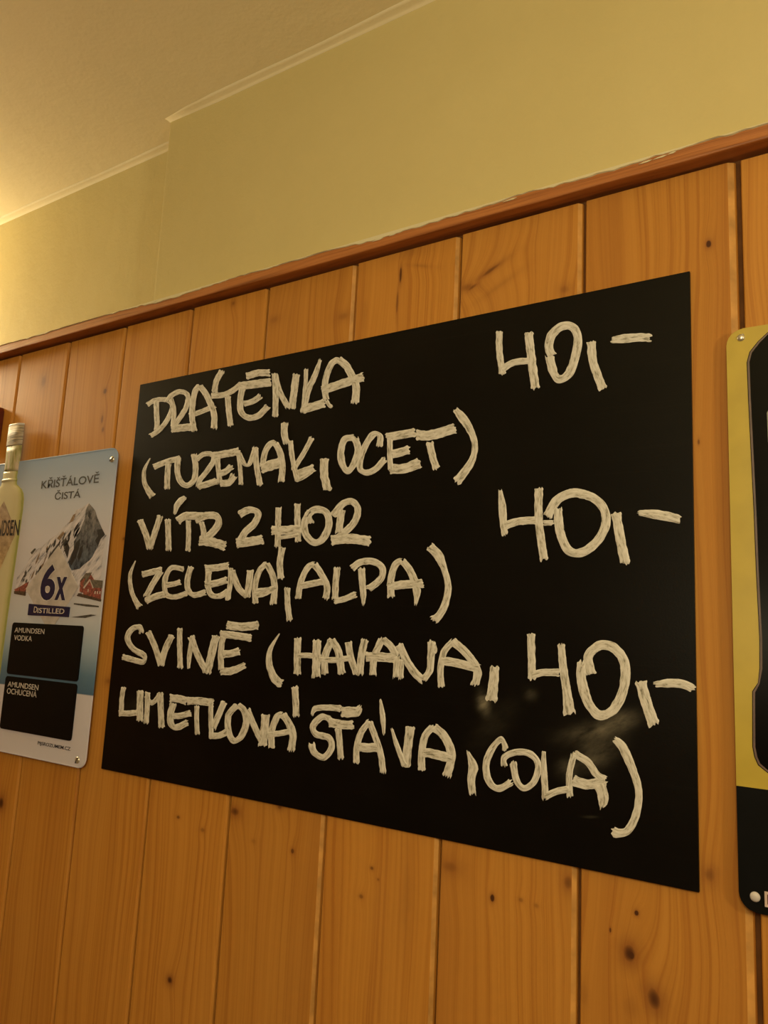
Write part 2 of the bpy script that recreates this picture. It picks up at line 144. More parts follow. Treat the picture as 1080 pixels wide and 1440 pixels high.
KNOTS = [(-0.1475, 1.9606, 0.0034, 0.0054, 1, 0.0), (-0.4217, 1.9735, 0.0153, 0.0083, 0.55, 0.0), (-0.391, 1.9883, 0.0239, 0.0041, 0.75, 0.45), (-0.4149, 1.972, 0.0114, 0.0037, 0.7, 0.45), (-0.3793, 1.9659, 0.0359, 0.0045, 0.25, 0.45), (-0.4885, 2.0168, 0.0229, 0.0029, 0.3, -0.3), (-0.5055, 2.0402, 0.0276, 0.0098, 0.25, 0.0), (-0.2991, 1.944, 0.0098, 0.0084, 0.45, 0.0), (-0.7314, 1.9919, 0.0136, 0.0087, 0.35, 0.0), (-0.8169, 2.0343, 0.006, 0.0058, 0.5, 0.0), (-0.6079, 1.973, 0.0142, 0.0081, 0.4, 0.0), (-1.1026, 1.9369, 0.0057, 0.0063, 0.8, 0.0), (-1.2836, 1.9807, 0.0133, 0.0193, 0.6, 0.0), (-1.1021, 1.8888, 0.0038, 0.01, 0.6, 0.0), (-1.0971, 1.8699, 0.0038, 0.0062, 0.6, 0.0), (-1.2571, 1.2519, 0.012, 0.0151, 1, 0.0), (-0.8402, 1.2958, 0.0041, 0.0027, 0.7, 0.0), (-0.7925, 1.2872, 0.0052, 0.0035, 0.5, 0.0), (-0.7365, 1.3193, 0.0111, 0.0086, 0.85, 0.0), (-0.8298, 1.0929, 0.0079, 0.0075, 1, 0.0), (-0.7012, 1.2888, 0.0047, 0.0033, 0.3, 0.0), (-0.6619, 1.3359, 0.0069, 0.0042, 0.7, 0.0), (-0.637, 1.2885, 0.0033, 0.004, 0.8, 0.0), (-0.5197, 1.2913, 0.0029, 0.0023, 0.7, 0.0), (-0.5104, 1.281, 0.0019, 0.0015, 0.5, 0.0), (-0.5324, 1.2583, 0.0039, 0.003, 0.6, 0.0), (-0.4197, 1.3119, 0.017, 0.01, 0.5, 0.0), (-0.369, 1.2911, 0.0032, 0.0048, 1, 0.0), (-0.3376, 1.2957, 0.0031, 0.0027, 0.5, 0.0), (-0.3208, 1.2939, 0.003, 0.0026, 0.4, 0.0), (-0.288, 1.3218, 0.0079, 0.0117, 0.7, 0.0), (-0.222, 1.3083, 0.0026, 0.0031, 1, 0.0), (-0.2466, 1.2878, 0.0013, 0.0031, 0.9, 0.0), (-0.2286, 1.2711, 0.0098, 0.0122, 1, 0.0), (-0.2267, 1.2703, 0.0039, 0.0049, 1, 0.0), (-0.2063, 1.2383, 0.0094, 0.0154, 0.95, 0.25), (-0.1571, 1.3546, 0.0078, 0.0102, 0.6, 0.0), (-1.0162, 1.4656, 0.0116, 0.0073, 0.5, 0.0), (-1.0138, 1.6844, 0.0051, 0.0034, 0.6, 0.0), (-0.1602, 1.7549, 0.0013, 0.0036, 0.7, 0.0), (-0.5729, 1.9691, 0.0057, 0.0298, 0.2, 0.0), (-0.519, 2.0113, 0.0024, 0.0137, 0.9, 0.0), (-0.5223, 1.9734, 0.0022, 0.0213, 0.6, 0.0), (-0.4731, 1.2722, 0.0091, 0.0644, 0.25, 0.0), (-0.2274, 1.2254, 0.0128, 0.0179, 0.3, 0.0), (-0.2722, 1.2253, 0.0055, 0.0124, 0.25, 0.0)]
ART = {'panel1':[(-1.2703,1.5464),(-1.0792,1.5469),(-1.0759,1.4615),(-1.2702,1.461)],'panel2':[(-1.272,1.4562),(-1.0775,1.4581),(-1.0777,1.3724),(-1.2707,1.3711)],'bar':[(-1.2305,1.579),(-1.1182,1.5751),(-1.1191,1.5596),(-1.2295,1.5599)],'diamond':[(-1.1674,1.6765),(-1.1022,1.6094),(-1.1649,1.5212),(-1.2466,1.604)],'peak':[(-1.0991,1.7436),(-1.0896,1.7373),(-1.0812,1.731),(-1.0738,1.719),(-1.067,1.7107),(-1.0603,1.7024),(-1.0495,1.6906),(-1.059,1.6841),(-1.0643,1.6728),(-1.0701,1.665),(-1.0757,1.656),(-1.082,1.6503),(-1.0954,1.6437),(-1.1052,1.6369),(-1.1253,1.6347),(-1.132,1.6406),(-1.1373,1.6488),(-1.1304,1.6627),(-1.126,1.6696),(-1.1281,1.6814),(-1.122,1.6894),(-1.1147,1.7009),(-1.1105,1.7089),(-1.1066,1.7182),(-1.1055,1.7334)],'snow':[(-1.1001,1.7449),(-1.1138,1.7385),(-1.1301,1.7346),(-1.1458,1.7163),(-1.163,1.705),(-1.1767,1.6947),(-1.1917,1.6904),(-1.2131,1.6764),(-1.236,1.6684),(-1.256,1.6442),(-1.277,1.6235),(-1.276,1.5989),(-1.0468,1.5897),(-1.0497,1.6702),(-1.0459,1.6905),(-1.0528,1.6896),(-1.0752,1.7168),(-1.0871,1.7336)],'house1':[(-1.0999,1.6174),(-1.0871,1.6276),(-1.0767,1.6298),(-1.064,1.6185),(-1.0634,1.5939),(-1.0987,1.6003)],'roof1':[(-1.1016,1.6163),(-1.0875,1.6299),(-1.0715,1.6309),(-1.0745,1.6276),(-1.0876,1.6095),(-1.0916,1.6117),(-1.0863,1.6231)],'gable':[(-1.0765,1.6185),(-1.0657,1.6073),(-1.0648,1.5917),(-1.0884,1.5936),(-1.089,1.6072)],'wall2':[(-1.0657,1.6073),(-1.0437,1.6074),(-1.0432,1.5886),(-1.0664,1.5905)],'roof2':[(-1.074,1.6197),(-1.0428,1.618),(-1.0426,1.6063),(-1.0647,1.6068)],'houseL':[(-1.2811,1.6026),(-1.2612,1.6088),(-1.2497,1.6137),(-1.2398,1.6161),(-1.244,1.6064),(-1.2464,1.598),(-1.276,1.5989)],'pierL':[(-1.2806,1.6001),(-1.2446,1.5992),(-1.2452,1.5919),(-1.2795,1.5952)],'pier':[(-1.1002,1.5981),(-1.0414,1.5886),(-1.0426,1.5853),(-1.1049,1.5935)],'k1':[(-1.1222,1.68),(-1.1122,1.6868),(-1.1118,1.674),(-1.1178,1.6555),(-1.1268,1.6428),(-1.1335,1.6487),(-1.1285,1.6627)],'k2':[(-1.1095,1.6716),(-1.1029,1.6761),(-1.1037,1.6599),(-1.1091,1.6484),(-1.1143,1.6566)],'k3':[(-1.0705,1.6993),(-1.0599,1.7001),(-1.0513,1.6906),(-1.059,1.6841),(-1.0664,1.6751),(-1.073,1.6822),(-1.0669,1.6889)],'k4':[(-1.0978,1.7318),(-1.0915,1.7268),(-1.0917,1.7175),(-1.0981,1.7225)],'g1':[(-1.0765,1.6202),(-1.0746,1.618),(-1.0877,1.6049),(-1.0899,1.6072)],'g2':[(-1.0767,1.6197),(-1.075,1.6202),(-1.0637,1.6062),(-1.0654,1.6056)],'w1':[(-1.1102,1.582),(-1.0718,1.5804),(-1.0467,1.5786),(-1.0464,1.5764),(-1.0765,1.577),(-1.1098,1.5798)],'w2':[(-1.1135,1.5593),(-1.0638,1.565),(-1.0496,1.5643),(-1.077,1.5591)],'txt1':[(-1.237,1.7777),(-1.0798,1.7766),(-1.0828,1.7945)],'txt2':[(-1.1942,1.7552),(-1.1234,1.7545),(-1.1269,1.7702)],'six':[(-1.2031,1.5853),(-1.1619,1.5859),(-1.1733,1.6457)],'ex':[(-1.1619,1.5859),(-1.1315,1.5863),(-1.1366,1.6243)],'dist':[(-1.2139,1.565),(-1.1303,1.5638),(-1.1322,1.5737)],'a1':[(-1.2618,1.5303),(-1.1769,1.5299),(-1.1786,1.5385)],'v1':[(-1.2607,1.5172),(-1.2094,1.517),(-1.2108,1.5257)],'a2':[(-1.2627,1.4392),(-1.1755,1.4411),(-1.178,1.4493)],'o2':[(-1.263,1.4281),(-1.1781,1.4296),(-1.1803,1.4407)],'pij':[(-1.163,1.3544),(-1.0775,1.3566),(-1.0786,1.3628)],'ball':[(-1.3487,1.7106),(-1.2859,1.6957),(-1.2899,1.7249)],'bdiam':[(-1.3389,1.7581),(-1.2913,1.7009),(-1.3349,1.6489)],'sand':[(-1.0428,1.4425),(-1.2887,1.442)],'s1':[(-1.241,1.6624),(-1.2306,1.6719),(-1.235,1.6733),(-1.2459,1.6661)],'s2':[(-1.1979,1.6809),(-1.1884,1.6939),(-1.1855,1.689),(-1.1914,1.6783)],'s3':[(-1.1756,1.6887),(-1.1602,1.7001),(-1.1556,1.6964),(-1.1671,1.6848)],'s4':[(-1.1588,1.6822),(-1.1502,1.6879),(-1.1378,1.6722),(-1.1403,1.6547),(-1.1501,1.6666)],'s5':[(-1.2595,1.6308),(-1.237,1.6428),(-1.2213,1.6463),(-1.2291,1.6342),(-1.2483,1.6271)],'s6':[(-1.1471,1.7128),(-1.1381,1.7267),(-1.1309,1.7287),(-1.1362,1.7159)],'s7':[(-1.22,1.6499),(-1.1993,1.6676),(-1.1925,1.6735),(-1.1977,1.6592),(-1.2109,1.6449)],'s8':[(-1.2354,1.655),(-1.2121,1.6715),(-1.2076,1.669),(-1.2246,1.6524)],'s9':[(-1.2095,1.6377),(-1.1998,1.6496),(-1.189,1.6554),(-1.1999,1.64)]}
YEL = {'plate':[(-0.1298,1.8504),(-0.1271,1.8557),(-0.1232,1.8593),(-0.1174,1.8612),(-0.1068,1.8613),(-0.0945,1.8604),(-0.1312,1.4367),(-0.1292,1.3475),(-0.1277,1.3392),(-0.1244,1.3347),(-0.1199,1.3334),(-0.1089,1.3335)],'can':[(-0.0947,1.8534),(-0.1034,1.8457),(-0.1111,1.8364),(-0.1138,1.8262),(-0.1134,1.7909),(-0.1126,1.7492),(-0.1113,1.6815),(-0.1108,1.6288),(-0.1095,1.5648),(-0.1101,1.5396),(-0.1116,1.5271),(-0.1165,1.5193),(-0.1167,1.5112),(-0.1176,1.4712),(-0.1161,1.4623),(-0.1134,1.456),(-0.1057,1.4503)],'letter':[(-0.1114,1.3409),(-0.1111,1.3512)],'scr':[(-0.1183,1.8519),(-0.1185,1.3463),(-1.0517,1.8131),(-1.0588,1.3452)],'plateL':[(-1.0687,1.83),(-1.0357,1.8013),(-1.0433,1.346),(-1.0498,1.3338),(-1.3767,1.836),(-1.265,1.3361)]}
SMUDGES = [(-0.2440, 1.4775, 0.022, 0.0075, 0.42, 0.30), (-0.2320, 1.4820, 0.010, 0.0075, 0.4, 0.22), (-0.2700, 1.4665, 0.026, 0.0085, 0.25, 0.17), (-0.3830, 1.4860, 0.0060, 0.0100, 0.25, 0.60),
           (-0.2880, 1.4300, 0.010, 0.008, 0.2, 0.22), (-0.2630, 1.4440, 0.014, 0.012, 0.4, 0.20), (-0.3290, 1.5000, 0.006, 0.006, 0.0, 0.12), (-0.3700, 1.4650, 0.03, 0.012, 0.8, 0.05), (-0.2500, 1.4560, 0.016, 0.010, 0.5, 0.16),
           (-0.2650, 1.3880, 0.007, 0.0012, 0.15, 0.12), (-0.9400, 1.4350, 0.030, 0.010, 0.0, 0.05)]

# ------------------------------------------------------------------ helpers
def link(name, me, mat=None, parent=None):
    o = bpy.data.objects.new(name, me); COL.objects.link(o)
    if mat: me.materials.append(mat)
    if parent: o.parent = parent
    return o
def mesh(name, verts, faces, mat=None, parent=None, smooth=False):
    me = bpy.data.meshes.new(name); me.from_pydata([tuple(v) for v in verts], [], faces); me.update()
    if smooth:
        for p in me.polygons: p.use_smooth = True
    return link(name, me, mat, parent)
def structure(o): o['kind'] = 'structure'; return o
def tag(o, label, cat, group=None):
    o['label'] = label; o['category'] = cat
    if group: o['group'] = group
    return o
def box(name, x0, x1, y0, y1, z0, z1, mat, parent=None, bevel=0.0):
    bm = bmesh.new()
    bmesh.ops.create_cube(bm, size=1)
    for v in bm.verts:
        v.co = Vector((x0 if v.co.x < 0 else x1, y0 if v.co.y < 0 else y1, z0 if v.co.z < 0 else z1))
    if bevel: bmesh.ops.bevel(bm, geom=bm.edges[:], offset=bevel, segments=2, affect='EDGES')
    me = bpy.data.meshes.new(name); bm.to_mesh(me); bm.free()
    return link(name, me, mat, parent)
def slab(name, outline, yf, yb, mat, parent=None, rim=0.0):
    """outline (x,z) extruded from front yf to back yb (yf < yb); rim bevels the front edge"""
    bm = bmesh.new()
    a = sum(outline[i][0]*outline[(i+1) % len(outline)][1] - outline[(i+1) % len(outline)][0]*outline[i][1] for i in range(len(outline)))
    if a < 0: outline = outline[::-1]
    fv = [bm.verts.new((x, yf, z)) for x, z in outline]
    f = bm.faces.new(fv)
    bv = [bm.verts.new((x, yb, z)) for x, z in outline]
    n = len(fv)
    for i in range(n): bm.faces.new((fv[(i+1) % n], fv[i], bv[i], bv[(i+1) % n]))
    bm.faces.new(bv[::-1])
    if rim: bmesh.ops.bevel(bm, geom=list(f.edges), offset=rim, segments=2, affect='EDGES')
    me = bpy.data.meshes.new(name); bm.to_mesh(me); bm.free()
    return link(name, me, mat, parent)
def rrect(x0, x1, z0, z1, r, n=6):
    pts = []
    for cx, cz, a0 in ((x1-r, z1-r, 0), (x0+r, z1-r, 90), (x0+r, z0+r, 180), (x1-r, z0+r, 270)):
        for k in range(n+1):
            a = math.radians(a0 + 90*k/n); pts.append((cx + r*math.cos(a), cz + r*math.sin(a)))
    return pts

# node helper
class NT:
    def __init__(s, name):
        s.m = bpy.data.materials.new(name); s.m.use_nodes = True; s.t = s.m.node_tree
        s.b = s.t.nodes['Principled BSDF']
    def n(s, typ, **kw):
        nd = s.t.nodes.new(typ)
        for k, v in kw.items(): setattr(nd, k, v)
        return nd
    def l(s, a, b): s.t.links.new(a, b)
    def val(s, sock, v):
        if isinstance(v, (int, float)): sock.default_value = v
        elif isinstance(v, (tuple, list)): sock.default_value = v
        else: s.l(v, sock)
    def math(s, op, a, b=0.0, c=None, clamp=False):
        nd = s.n('ShaderNodeMath', operation=op, use_clamp=clamp)
        s.val(nd.inputs[0], a); s.val(nd.inputs[1], b)
        if c is not None: s.val(nd.inputs[2], c)
        return nd.outputs[0]
    def pos(s):
        tc = s.n('ShaderNodeTexCoord'); sp = s.n('ShaderNodeSeparateXYZ'); s.l(tc.outputs['Object'], sp.inputs[0])
        return tc.outputs['Object'], sp.outputs[0], sp.outputs[1], sp.outputs[2]
    def comb(s, x, y, z):
        nd = s.n('ShaderNodeCombineXYZ'); s.val(nd.inputs[0], x); s.val(nd.inputs[1], y); s.val(nd.inputs[2], z); return nd.outputs[0]
    def noise(s, vec, scale=1.0, detail=2.0, rough=0.5, dist=0.0):
        nd = s.n('ShaderNodeTexNoise'); s.l(vec, nd.inputs['Vector'])
        nd.inputs['Scale'].default_value = scale; nd.inputs['Detail'].default_value = detail
        nd.inputs['Roughness'].default_value = rough; nd.inputs['Distortion'].default_value = dist
        return nd.outputs[0]
    def ramp(s, fac, stops):
        nd = s.n('ShaderNodeValToRGB'); s.val(nd.inputs[0], fac)
        e = nd.color_ramp.elements
        while len(e) < len(stops): e.new(0.5)
        for el, (p, c) in zip(e, stops):
            el.position = p; el.color = (*c, 1) if len(c) == 3 else c
        return nd.outputs[0]
    def mix(s, fac, a, b, mode='MIX'):
        nd = s.n('ShaderNodeMix', data_type='RGBA', blend_type=mode)
        s.val(nd.inputs[0], fac)
        for sock, v in ((nd.inputs[6], a), (nd.inputs[7], b)):
            s.val(sock, (*v, 1) if isinstance(v, tuple) and len(v) == 3 else v)
        return nd.outputs[2]
    def bump(s, h, strength, dist=0.001):
        nd = s.n('ShaderNodeBump'); nd.inputs['Strength'].default_value = strength; nd.inputs['Distance'].default_value = dist
        s.l(h, nd.inputs['Height']); s.l(nd.outputs[0], s.b.inputs['Normal'])
    def fin(s, col, rough=0.5, spec=0.5, metal=0.0, coat=0.0):
        s.val(s.b.inputs['Base Color'], (*col, 1) if isinstance(col, tuple) and len(col) == 3 else col)
        s.val(s.b.inputs['Roughness'], rough); s.b.inputs['Specular IOR Level'].default_value = spec
        s.b.inputs['Metallic'].default_value = metal; s.b.inputs['Coat Weight'].default_value = coat
        s.b.inputs['Coat Roughness'].default_value = 0.25
        return s.m
def plain(name, col, rough=0.5, spec=0.5, metal=0.0, nz=0.08, sc=60):
    t = NT(name); p, x, y, z = t.pos(); n = t.noise(p, sc, 3)
    c2 = tuple(max(c*(1-nz*3), 0) for c in col); c1 = tuple(min(c*(1+nz), 1) for c in col)
    return t.fin(t.ramp(n, [(0.3, c2), (0.7, c1)]), rough, spec, metal)

# ------------------------------------------------------------------ materials of the room
def plaster(name, c1, c2, bump=0.5):
    t = NT(name); p, x, y, z = t.pos()
    n = t.noise(p, 3.0, 5, 0.6)
    col = t.ramp(n, [(0.3, c1), (0.7, c2)])
    t.bump(t.math('ADD', t.math('MULTIPLY', t.noise(p, 25, 4, 0.6), 1.5), t.math('MULTIPLY', t.noise(p, 160, 3), .35)), bump, 0.0022)
    return t.fin(col, 0.75, 0.25)
M_wall = plaster('wall_paint_yellow', (0.56, 0.46, 0.20), (0.60, 0.50, 0.23))
M_ceil = plaster('ceiling_paint_cream', (0.79, 0.68, 0.42), (0.83, 0.72, 0.46), 0.4)
M_floor = plain('floor_brown_lino', (0.16, 0.09, 0.045), 0.5)
M_gap = plain('joint_dark_wood', (0.13, 0.052, 0.016), 0.8, 0.1)

def plank_material(i, x0, x1, knots):
    t = NT('pine_board'); p, x, y, z = t.pos(); rnd = random.Random(100 + i)
    sx, sz = rnd.uniform(-9, 9), rnd.uniform(-9, 9)
    # slow wander of the grain
    wn = t.noise(t.comb(t.math('MULTIPLY', x, 6.0), sx, t.math('MULTIPLY_ADD', z, 1.6, sz)), 1.0, 2)
    u = t.math('MULTIPLY_ADD', wn, 0.075, x)
    dark = None; core = None
    for (kx, kz, rx, rz, s, rot) in knots:
        ca, sa = math.cos(rot), math.sin(rot); ax, az = t.math('SUBTRACT', x, kx), t.math('SUBTRACT', z, kz)
        if rot: ax, az = t.math('ADD', t.math('MULTIPLY', ax, ca), t.math('MULTIPLY', az, sa)), t.math('SUBTRACT', t.math('MULTIPLY', az, ca), t.math('MULTIPLY', ax, sa))
        dx = t.math('MULTIPLY', ax, 1/rx); dz = t.math('MULTIPLY', az, 1/rz)
        d2 = t.math('ADD', t.math('MULTIPLY', dx, dx), t.math('MULTIPLY', dz, dz))
        d2n = t.math('MULTIPLY', d2, t.math('MULTIPLY_ADD', t.noise(t.comb(t.math('MULTIPLY', x, 130.0), kx*50, t.math('MULTIPLY', z, 90.0)), 1.0, 3), 1.2, 0.45))
        s = min(1.0, s)
        e = t.math('MULTIPLY', t.math('EXPONENT', t.math('MULTIPLY', d2n, -0.9)), 0.85*s)
        e = t.math('ADD', e, t.math('MULTIPLY', t.math('EXPONENT', t.math('MULTIPLY', d2, -0.22)), 0.16*s), clamp=True)
        c0 = t.math('MULTIPLY', t.math('MULTIPLY', t.math('SUBTRACT', 0.62 if rx < .006 else 0.34, t.math('MULTIPLY', d2n, 0.9)), 3.0, clamp=True), s*s)
        core = c0 if core is None else t.math('MAXIMUM', core, c0)
        big = t.math('EXPONENT', t.math('MULTIPLY', t.math('ADD', t.math('MULTIPLY', t.math('MULTIPLY', dx, dx), 0.16), t.math('MULTIPLY', t.math('MULTIPLY', dz, dz), 0.05)), -1.0))
        u = t.math('MULTIPLY_ADD', big, min(rx*1.6, .010)*min(1.0, s+.1), u)
        dark = e if dark is None else t.math('MAXIMUM', dark, e)
    rings = t.noise(t.comb(t.math('MULTIPLY', u, 170.0), sx, t.math('MULTIPLY', z, 0.8)), 1.0, 3.5, 0.7)
    bands = t.noise(t.comb(t.math('MULTIPLY', u, 22.0), sz, t.math('MULTIPLY', z, 0.6)), 1.0, 2)
    fib = t.noise(t.comb(t.math('MULTIPLY', x, 900.0), 0.0, t.math('MULTIPLY', z, 22.0)), 1.0, 2)
    blot = t.noise(t.comb(t.math('MULTIPLY', x, 9.0), sx, t.math('MULTIPLY', z, 3.0)), 1.0, 3)
    k = rnd.uniform(0.93, 1.07)
    base = t.ramp(rings, [(0.38, (0.53*k, 0.235*k, 0.040*k)), (0.54, (0.48*k, 0.205*k, 0.032*k)), (0.64, (0.40*k, 0.155*k, 0.024*k)), (0.70, (0.42*k, 0.165*k, 0.025*k))])
    base = t.mix(t.math('MULTIPLY', t.ramp(bands, [(0.5, (0, 0, 0)), (0.72, (1, 1, 1))]), 0.38), base, (0.33*k, 0.115*k, 0.020*k))
    base = t.mix(t.math('MULTIPLY', t.ramp(blot, [(0.45, (0, 0, 0)), (0.75, (1, 1, 1))]), 0.35), base, (0.54*k, 0.265*k, 0.06*k))
    base = t.mix(t.math('MULTIPLY', fib, 0.22), base, (0.34, 0.135, 0.025))
    if dark is not None:
        base = t.mix(t.math('MULTIPLY', dark, 0.85), base, (0.20, 0.062, 0.015)); base = t.mix(t.math('MULTIPLY', core, 0.9), base, (0.05, 0.015, 0.005))
    t.bump(t.math('ADD', t.math('MULTIPLY', rings, 0.5), t.math('MULTIPLY', fib, 0.3)), 0.25, 0.0008)
    return t.fin(base, t.math('MULTIPLY_ADD', rings, 0.12, 0.50), 0.18, 0.0, 0.03)

# ------------------------------------------------------------------ room shell
CEIL = 2.395; XL, XR, YF = -3.2, 2.4, -4.2
wall = structure(mesh('wall_back', *(lambda b: b)((
    [(-1.0, 0, 2.05), (XR, 0, 2.05), (XR, 0, CEIL+.02), (-0.9995, 0, CEIL+.02), (XR, .2, 2.05), (XR, .2, CEIL+.02), (-1.0, .2, 2.05), (-1.0, .2, CEIL+.02)],
    [(0, 1, 2, 3), (1, 4, 5, 2), (6, 0, 3, 7), (4, 6, 7, 5), (3, 2, 5, 7), (0, 6, 4, 1)])), M_wall))
bv = wall.modifiers.new('soft_edge', 'BEVEL'); bv.width = 0.004; bv.segments = 3
for v in wall.data.vertices:           # the plaster step leans a little
    if v.co.x < -0.9 and v.co.z < 2.2: v.co.x = -0.9965
wl = structure(box('wall_back_recess', XL, -0.95, 0.05, 0.2, 2.05, CEIL+.02, M_wall))
low = structure(box('wall_back_lower', XL, XR, 0.0125, 0.2, 0.0, 2.05, M_gap))
structure(box('ceiling', XL, XR, YF, 0.2, CEIL, CEIL+.1, M_ceil))
structure(box('floor', XL, XR, YF, 0.2, -0.1, 0.0, M_floor))
M_panel = plain('far_wall_brown_panel', (0.34, 0.15, 0.035), 0.5, 0.3, sc=8)
for nm, a in (('wall_left', (XL-.1, XL, YF, 0.2)), ('wall_right', (XR, XR+.1, YF, 0.2)), ('wall_front', (XL, XR, YF-.1, YF))):
    structure(box(nm, *a, 2.05, CEIL, M_wall)); structure(box(nm + '_lower', *a, 0.0, 2.05, M_panel))
# plaster fillet where the ceiling meets the walls
def fillet(name, x0, x1, yw):
    prof = [(yw+.002, CEIL-.004), (yw-.0006, CEIL-.004), (yw-.0018, CEIL-.0020), (yw-.0045, CEIL-.0011), (yw-.010, CEIL-.0005), (yw-.020, CEIL+.0003), (yw+.002, CEIL+.001)]
    N = 60; v = []; f = []
    for i in range(N+1):
        x = x0 + (x1-x0)*i/N; w = 0.0025*noise.noise(Vector((x*5, yw*9, 0)))
        tp = min(1.0, (i+.15)/2.0) if x0 > -2 else min(1.0, (N-i+.15)/2.0)      # dies out at the step
        for k, (y, z) in enumerate(prof):
            v.append((x, y + (w*1.6 if 2 < k < 6 else 0), CEIL + (z - CEIL)*(tp if z < CEIL else 1)))
    n = len(prof)
    for i in range(N):
        for k in range(n):
            a = i*n+k; b = i*n+(k+1) % n; f.append((a, b, b+n, a+n))
    f.append(tuple(range(n))[::-1]); f.append(tuple(N*n+k for k in range(n)))
    return structure(mesh(name, v, f, M_ceil, None, True))
fillet('trim_2', -0.9985, XR, 0.0)
fillet('trim_3', XL, -0.9995, 0.05)

# wainscot planks
M_edge = plain('plank_edge_highlight', (0.54, 0.265, 0.065), .4, .4, nz=.12, sc=45)  # joint highlight painted as a paler colour on the right-hand planks' bevels
JOINTS = [-0.117 - 0.1563*k for k in range(0, 9)]
JOINTS = [-0.1170, -0.2767, -0.4320, -0.5888, -0.7460, -0.9025, -1.0610, -1.2140, -1.3640]
k = JOINTS[-1]
while k > XL + 0.2: k -= 0.1555; JOINTS.append(k)
k = JOINTS[0]; right = []
while k < XR - 0.2: k += 0.1555; right.append(k)
JOINTS = sorted(JOINTS + right)
for i in range(len(JOINTS)-1):
    a, b = JOINTS[i], JOINTS[i+1]
    ra = random.Random(50+i)
    g = 0.0008
    gr = 0.0030 if abs(b + 0.117) > .01 else 0.0042
    yo = 0.004 + ra.uniform(0, 0.0012)
    br = 0.0048 if abs(b + 0.117) > .01 else 0.0070
    if b < -0.65: br, gr = 0.0022, 0.0052
    prof = [(a+g, 0.0125), (a+g, yo+.002), (a+g+.0008, yo+.0004), (a+g+.0016, yo), (b-gr-br, yo), (b-gr-br*.80, yo+.0007), (b-gr-br*.2, yo+.0034), (b-gr, yo+.0056), (b-gr, 0.0125)]
    top = 2.0435 + ra.uniform(-.001, .001)
    zs = [0.0, 0.6, 1.2, 1.6, top]
    v = [(x, y, z) for z in zs for x, y in prof]; n = len(prof); f = []
    for r in range(len(zs)-1):
        for q in range(n-1): f.append((r*n+q, r*n+q+1, (r+1)*n+q+1, (r+1)*n+q))
        f.append((r*n+n-1, r*n, (r+1)*n, (r+1)*n+n-1))
    f.append(tuple(range(n))[::-1]); f.append(tuple((len(zs)-1)*n+q for q in range(n)))
    kn = [q for q in KNOTS if a - 0.002 <= q[0] < b - 0.002]
    if not kn: kn = [(ra.uniform(a+.02, b-.02), ra.uniform(.8, 1.2), .006, .009, .9, 0.0)]
    pk = mesh('plank', v, f, plank_material(i, a, b, kn), low)
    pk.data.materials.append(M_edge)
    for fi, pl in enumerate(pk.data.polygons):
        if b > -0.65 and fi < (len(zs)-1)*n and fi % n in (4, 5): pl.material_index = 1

# picture-rail strip on top of the planks
def rail_material():
    t = NT('stained_rail_wood'); p, x, y, z = t.pos()
    u = t.math('MULTIPLY_ADD', t.noise(t.comb(t.math('MULTIPLY', x, 3.0), 0.0, t.math('MULTIPLY', z, 20.0)), 1.0, 2), 0.02, z)
    r = t.noise(t.comb(t.math('MULTIPLY', x, 5.0), t.math('MULTIPLY', y, 100.0), t.math('MULTIPLY', u, 300.0)), 1.0, 3, .6)
    c = t.ramp(r, [(0.35, (0.46, 0.175, 0.050)), (0.55, (0.38, 0.135, 0.036)), (0.75, (0.22, 0.07, 0.018))])
    t.bump(r, 0.4, 0.001)
    return t.fin(c, 0.45, 0.4)
M_rail = rail_material()
M_oldpaint = plaster('old_cream_paint', (0.60, 0.53, 0.33), (0.66, 0.60, 0.40), 0.6)
def rail():
    N = 240; prof = [(0.0125, 2.0482), (-0.0126, 2.0480), (-0.0136, 2.0485), (-0.0140, 2.0496), (-0.0137, 2.0624), (-0.0134, 2.0634), (-0.0124, 2.0640), (0.0125, 2.0648)]
    v = []; f = []; n = len(prof)
    for i in range(N+1):
        x = XL + (XR-XL)*i/N
        w = 0.0010*noise.noise(Vector((x*4, 0, 0))); w2 = 0.0009*noise.noise(Vector((x*14, 3, 0)))
        for q, (y, z) in enumerate(prof):
            v.append((x, y + (w2 if 0 < q < 5 else 0), z + (w + w2 if q < 4 else w)))
    for i in range(N):
        for q in range(n):
            a = i*n+q; b = i*n+(q+1) % n; f.append((a, a+n, b+n, b))
    f.append(tuple(range(n))); f.append(tuple(N*n+q for q in range(n))[::-1])
    return structure(mesh('trim_1', v, f, M_rail, None, False))
trim = rail()
def paint_bead():
    """ragged lip of wall paint run over the top edge of the rail"""
    N = 900; v = []; f = []
    for i in range(N+1):
        x = XL + (XR-XL)*i/N
        a = noise.noise(Vector((x*9, 1.3, 0))); b = noise.noise(Vector((x*55, 7.7, 0))); c = noise.noise(Vector((x*2.3, 9.7, 0)))
        low_z = 2.0607 - 0.0048*a - 0.0024*b - 0.0022*c + 0.0012*noise.noise(Vector((x*220, 2.2, 0)))
        if x < -1.0: low_z += .003
        low_z = min(max(low_z, 2.0570), 2.0634)
        for y, z in ((0.0, 2.0668 + .0006*a), (-0.0085, 2.0662), (-0.0136, 2.0648), (-0.0149, min(low_z+.0008, 2.0640)), (-0.0130, low_z)): v.append((x, y, z))
    for i in range(N):
        for q in range(4): a = i*5+q; f.append((a, a+5, a+6, a+1))
    return mesh('paint_bead', v, f, M_oldpaint, trim, False)
paint_bead()
rf = random.Random(3)
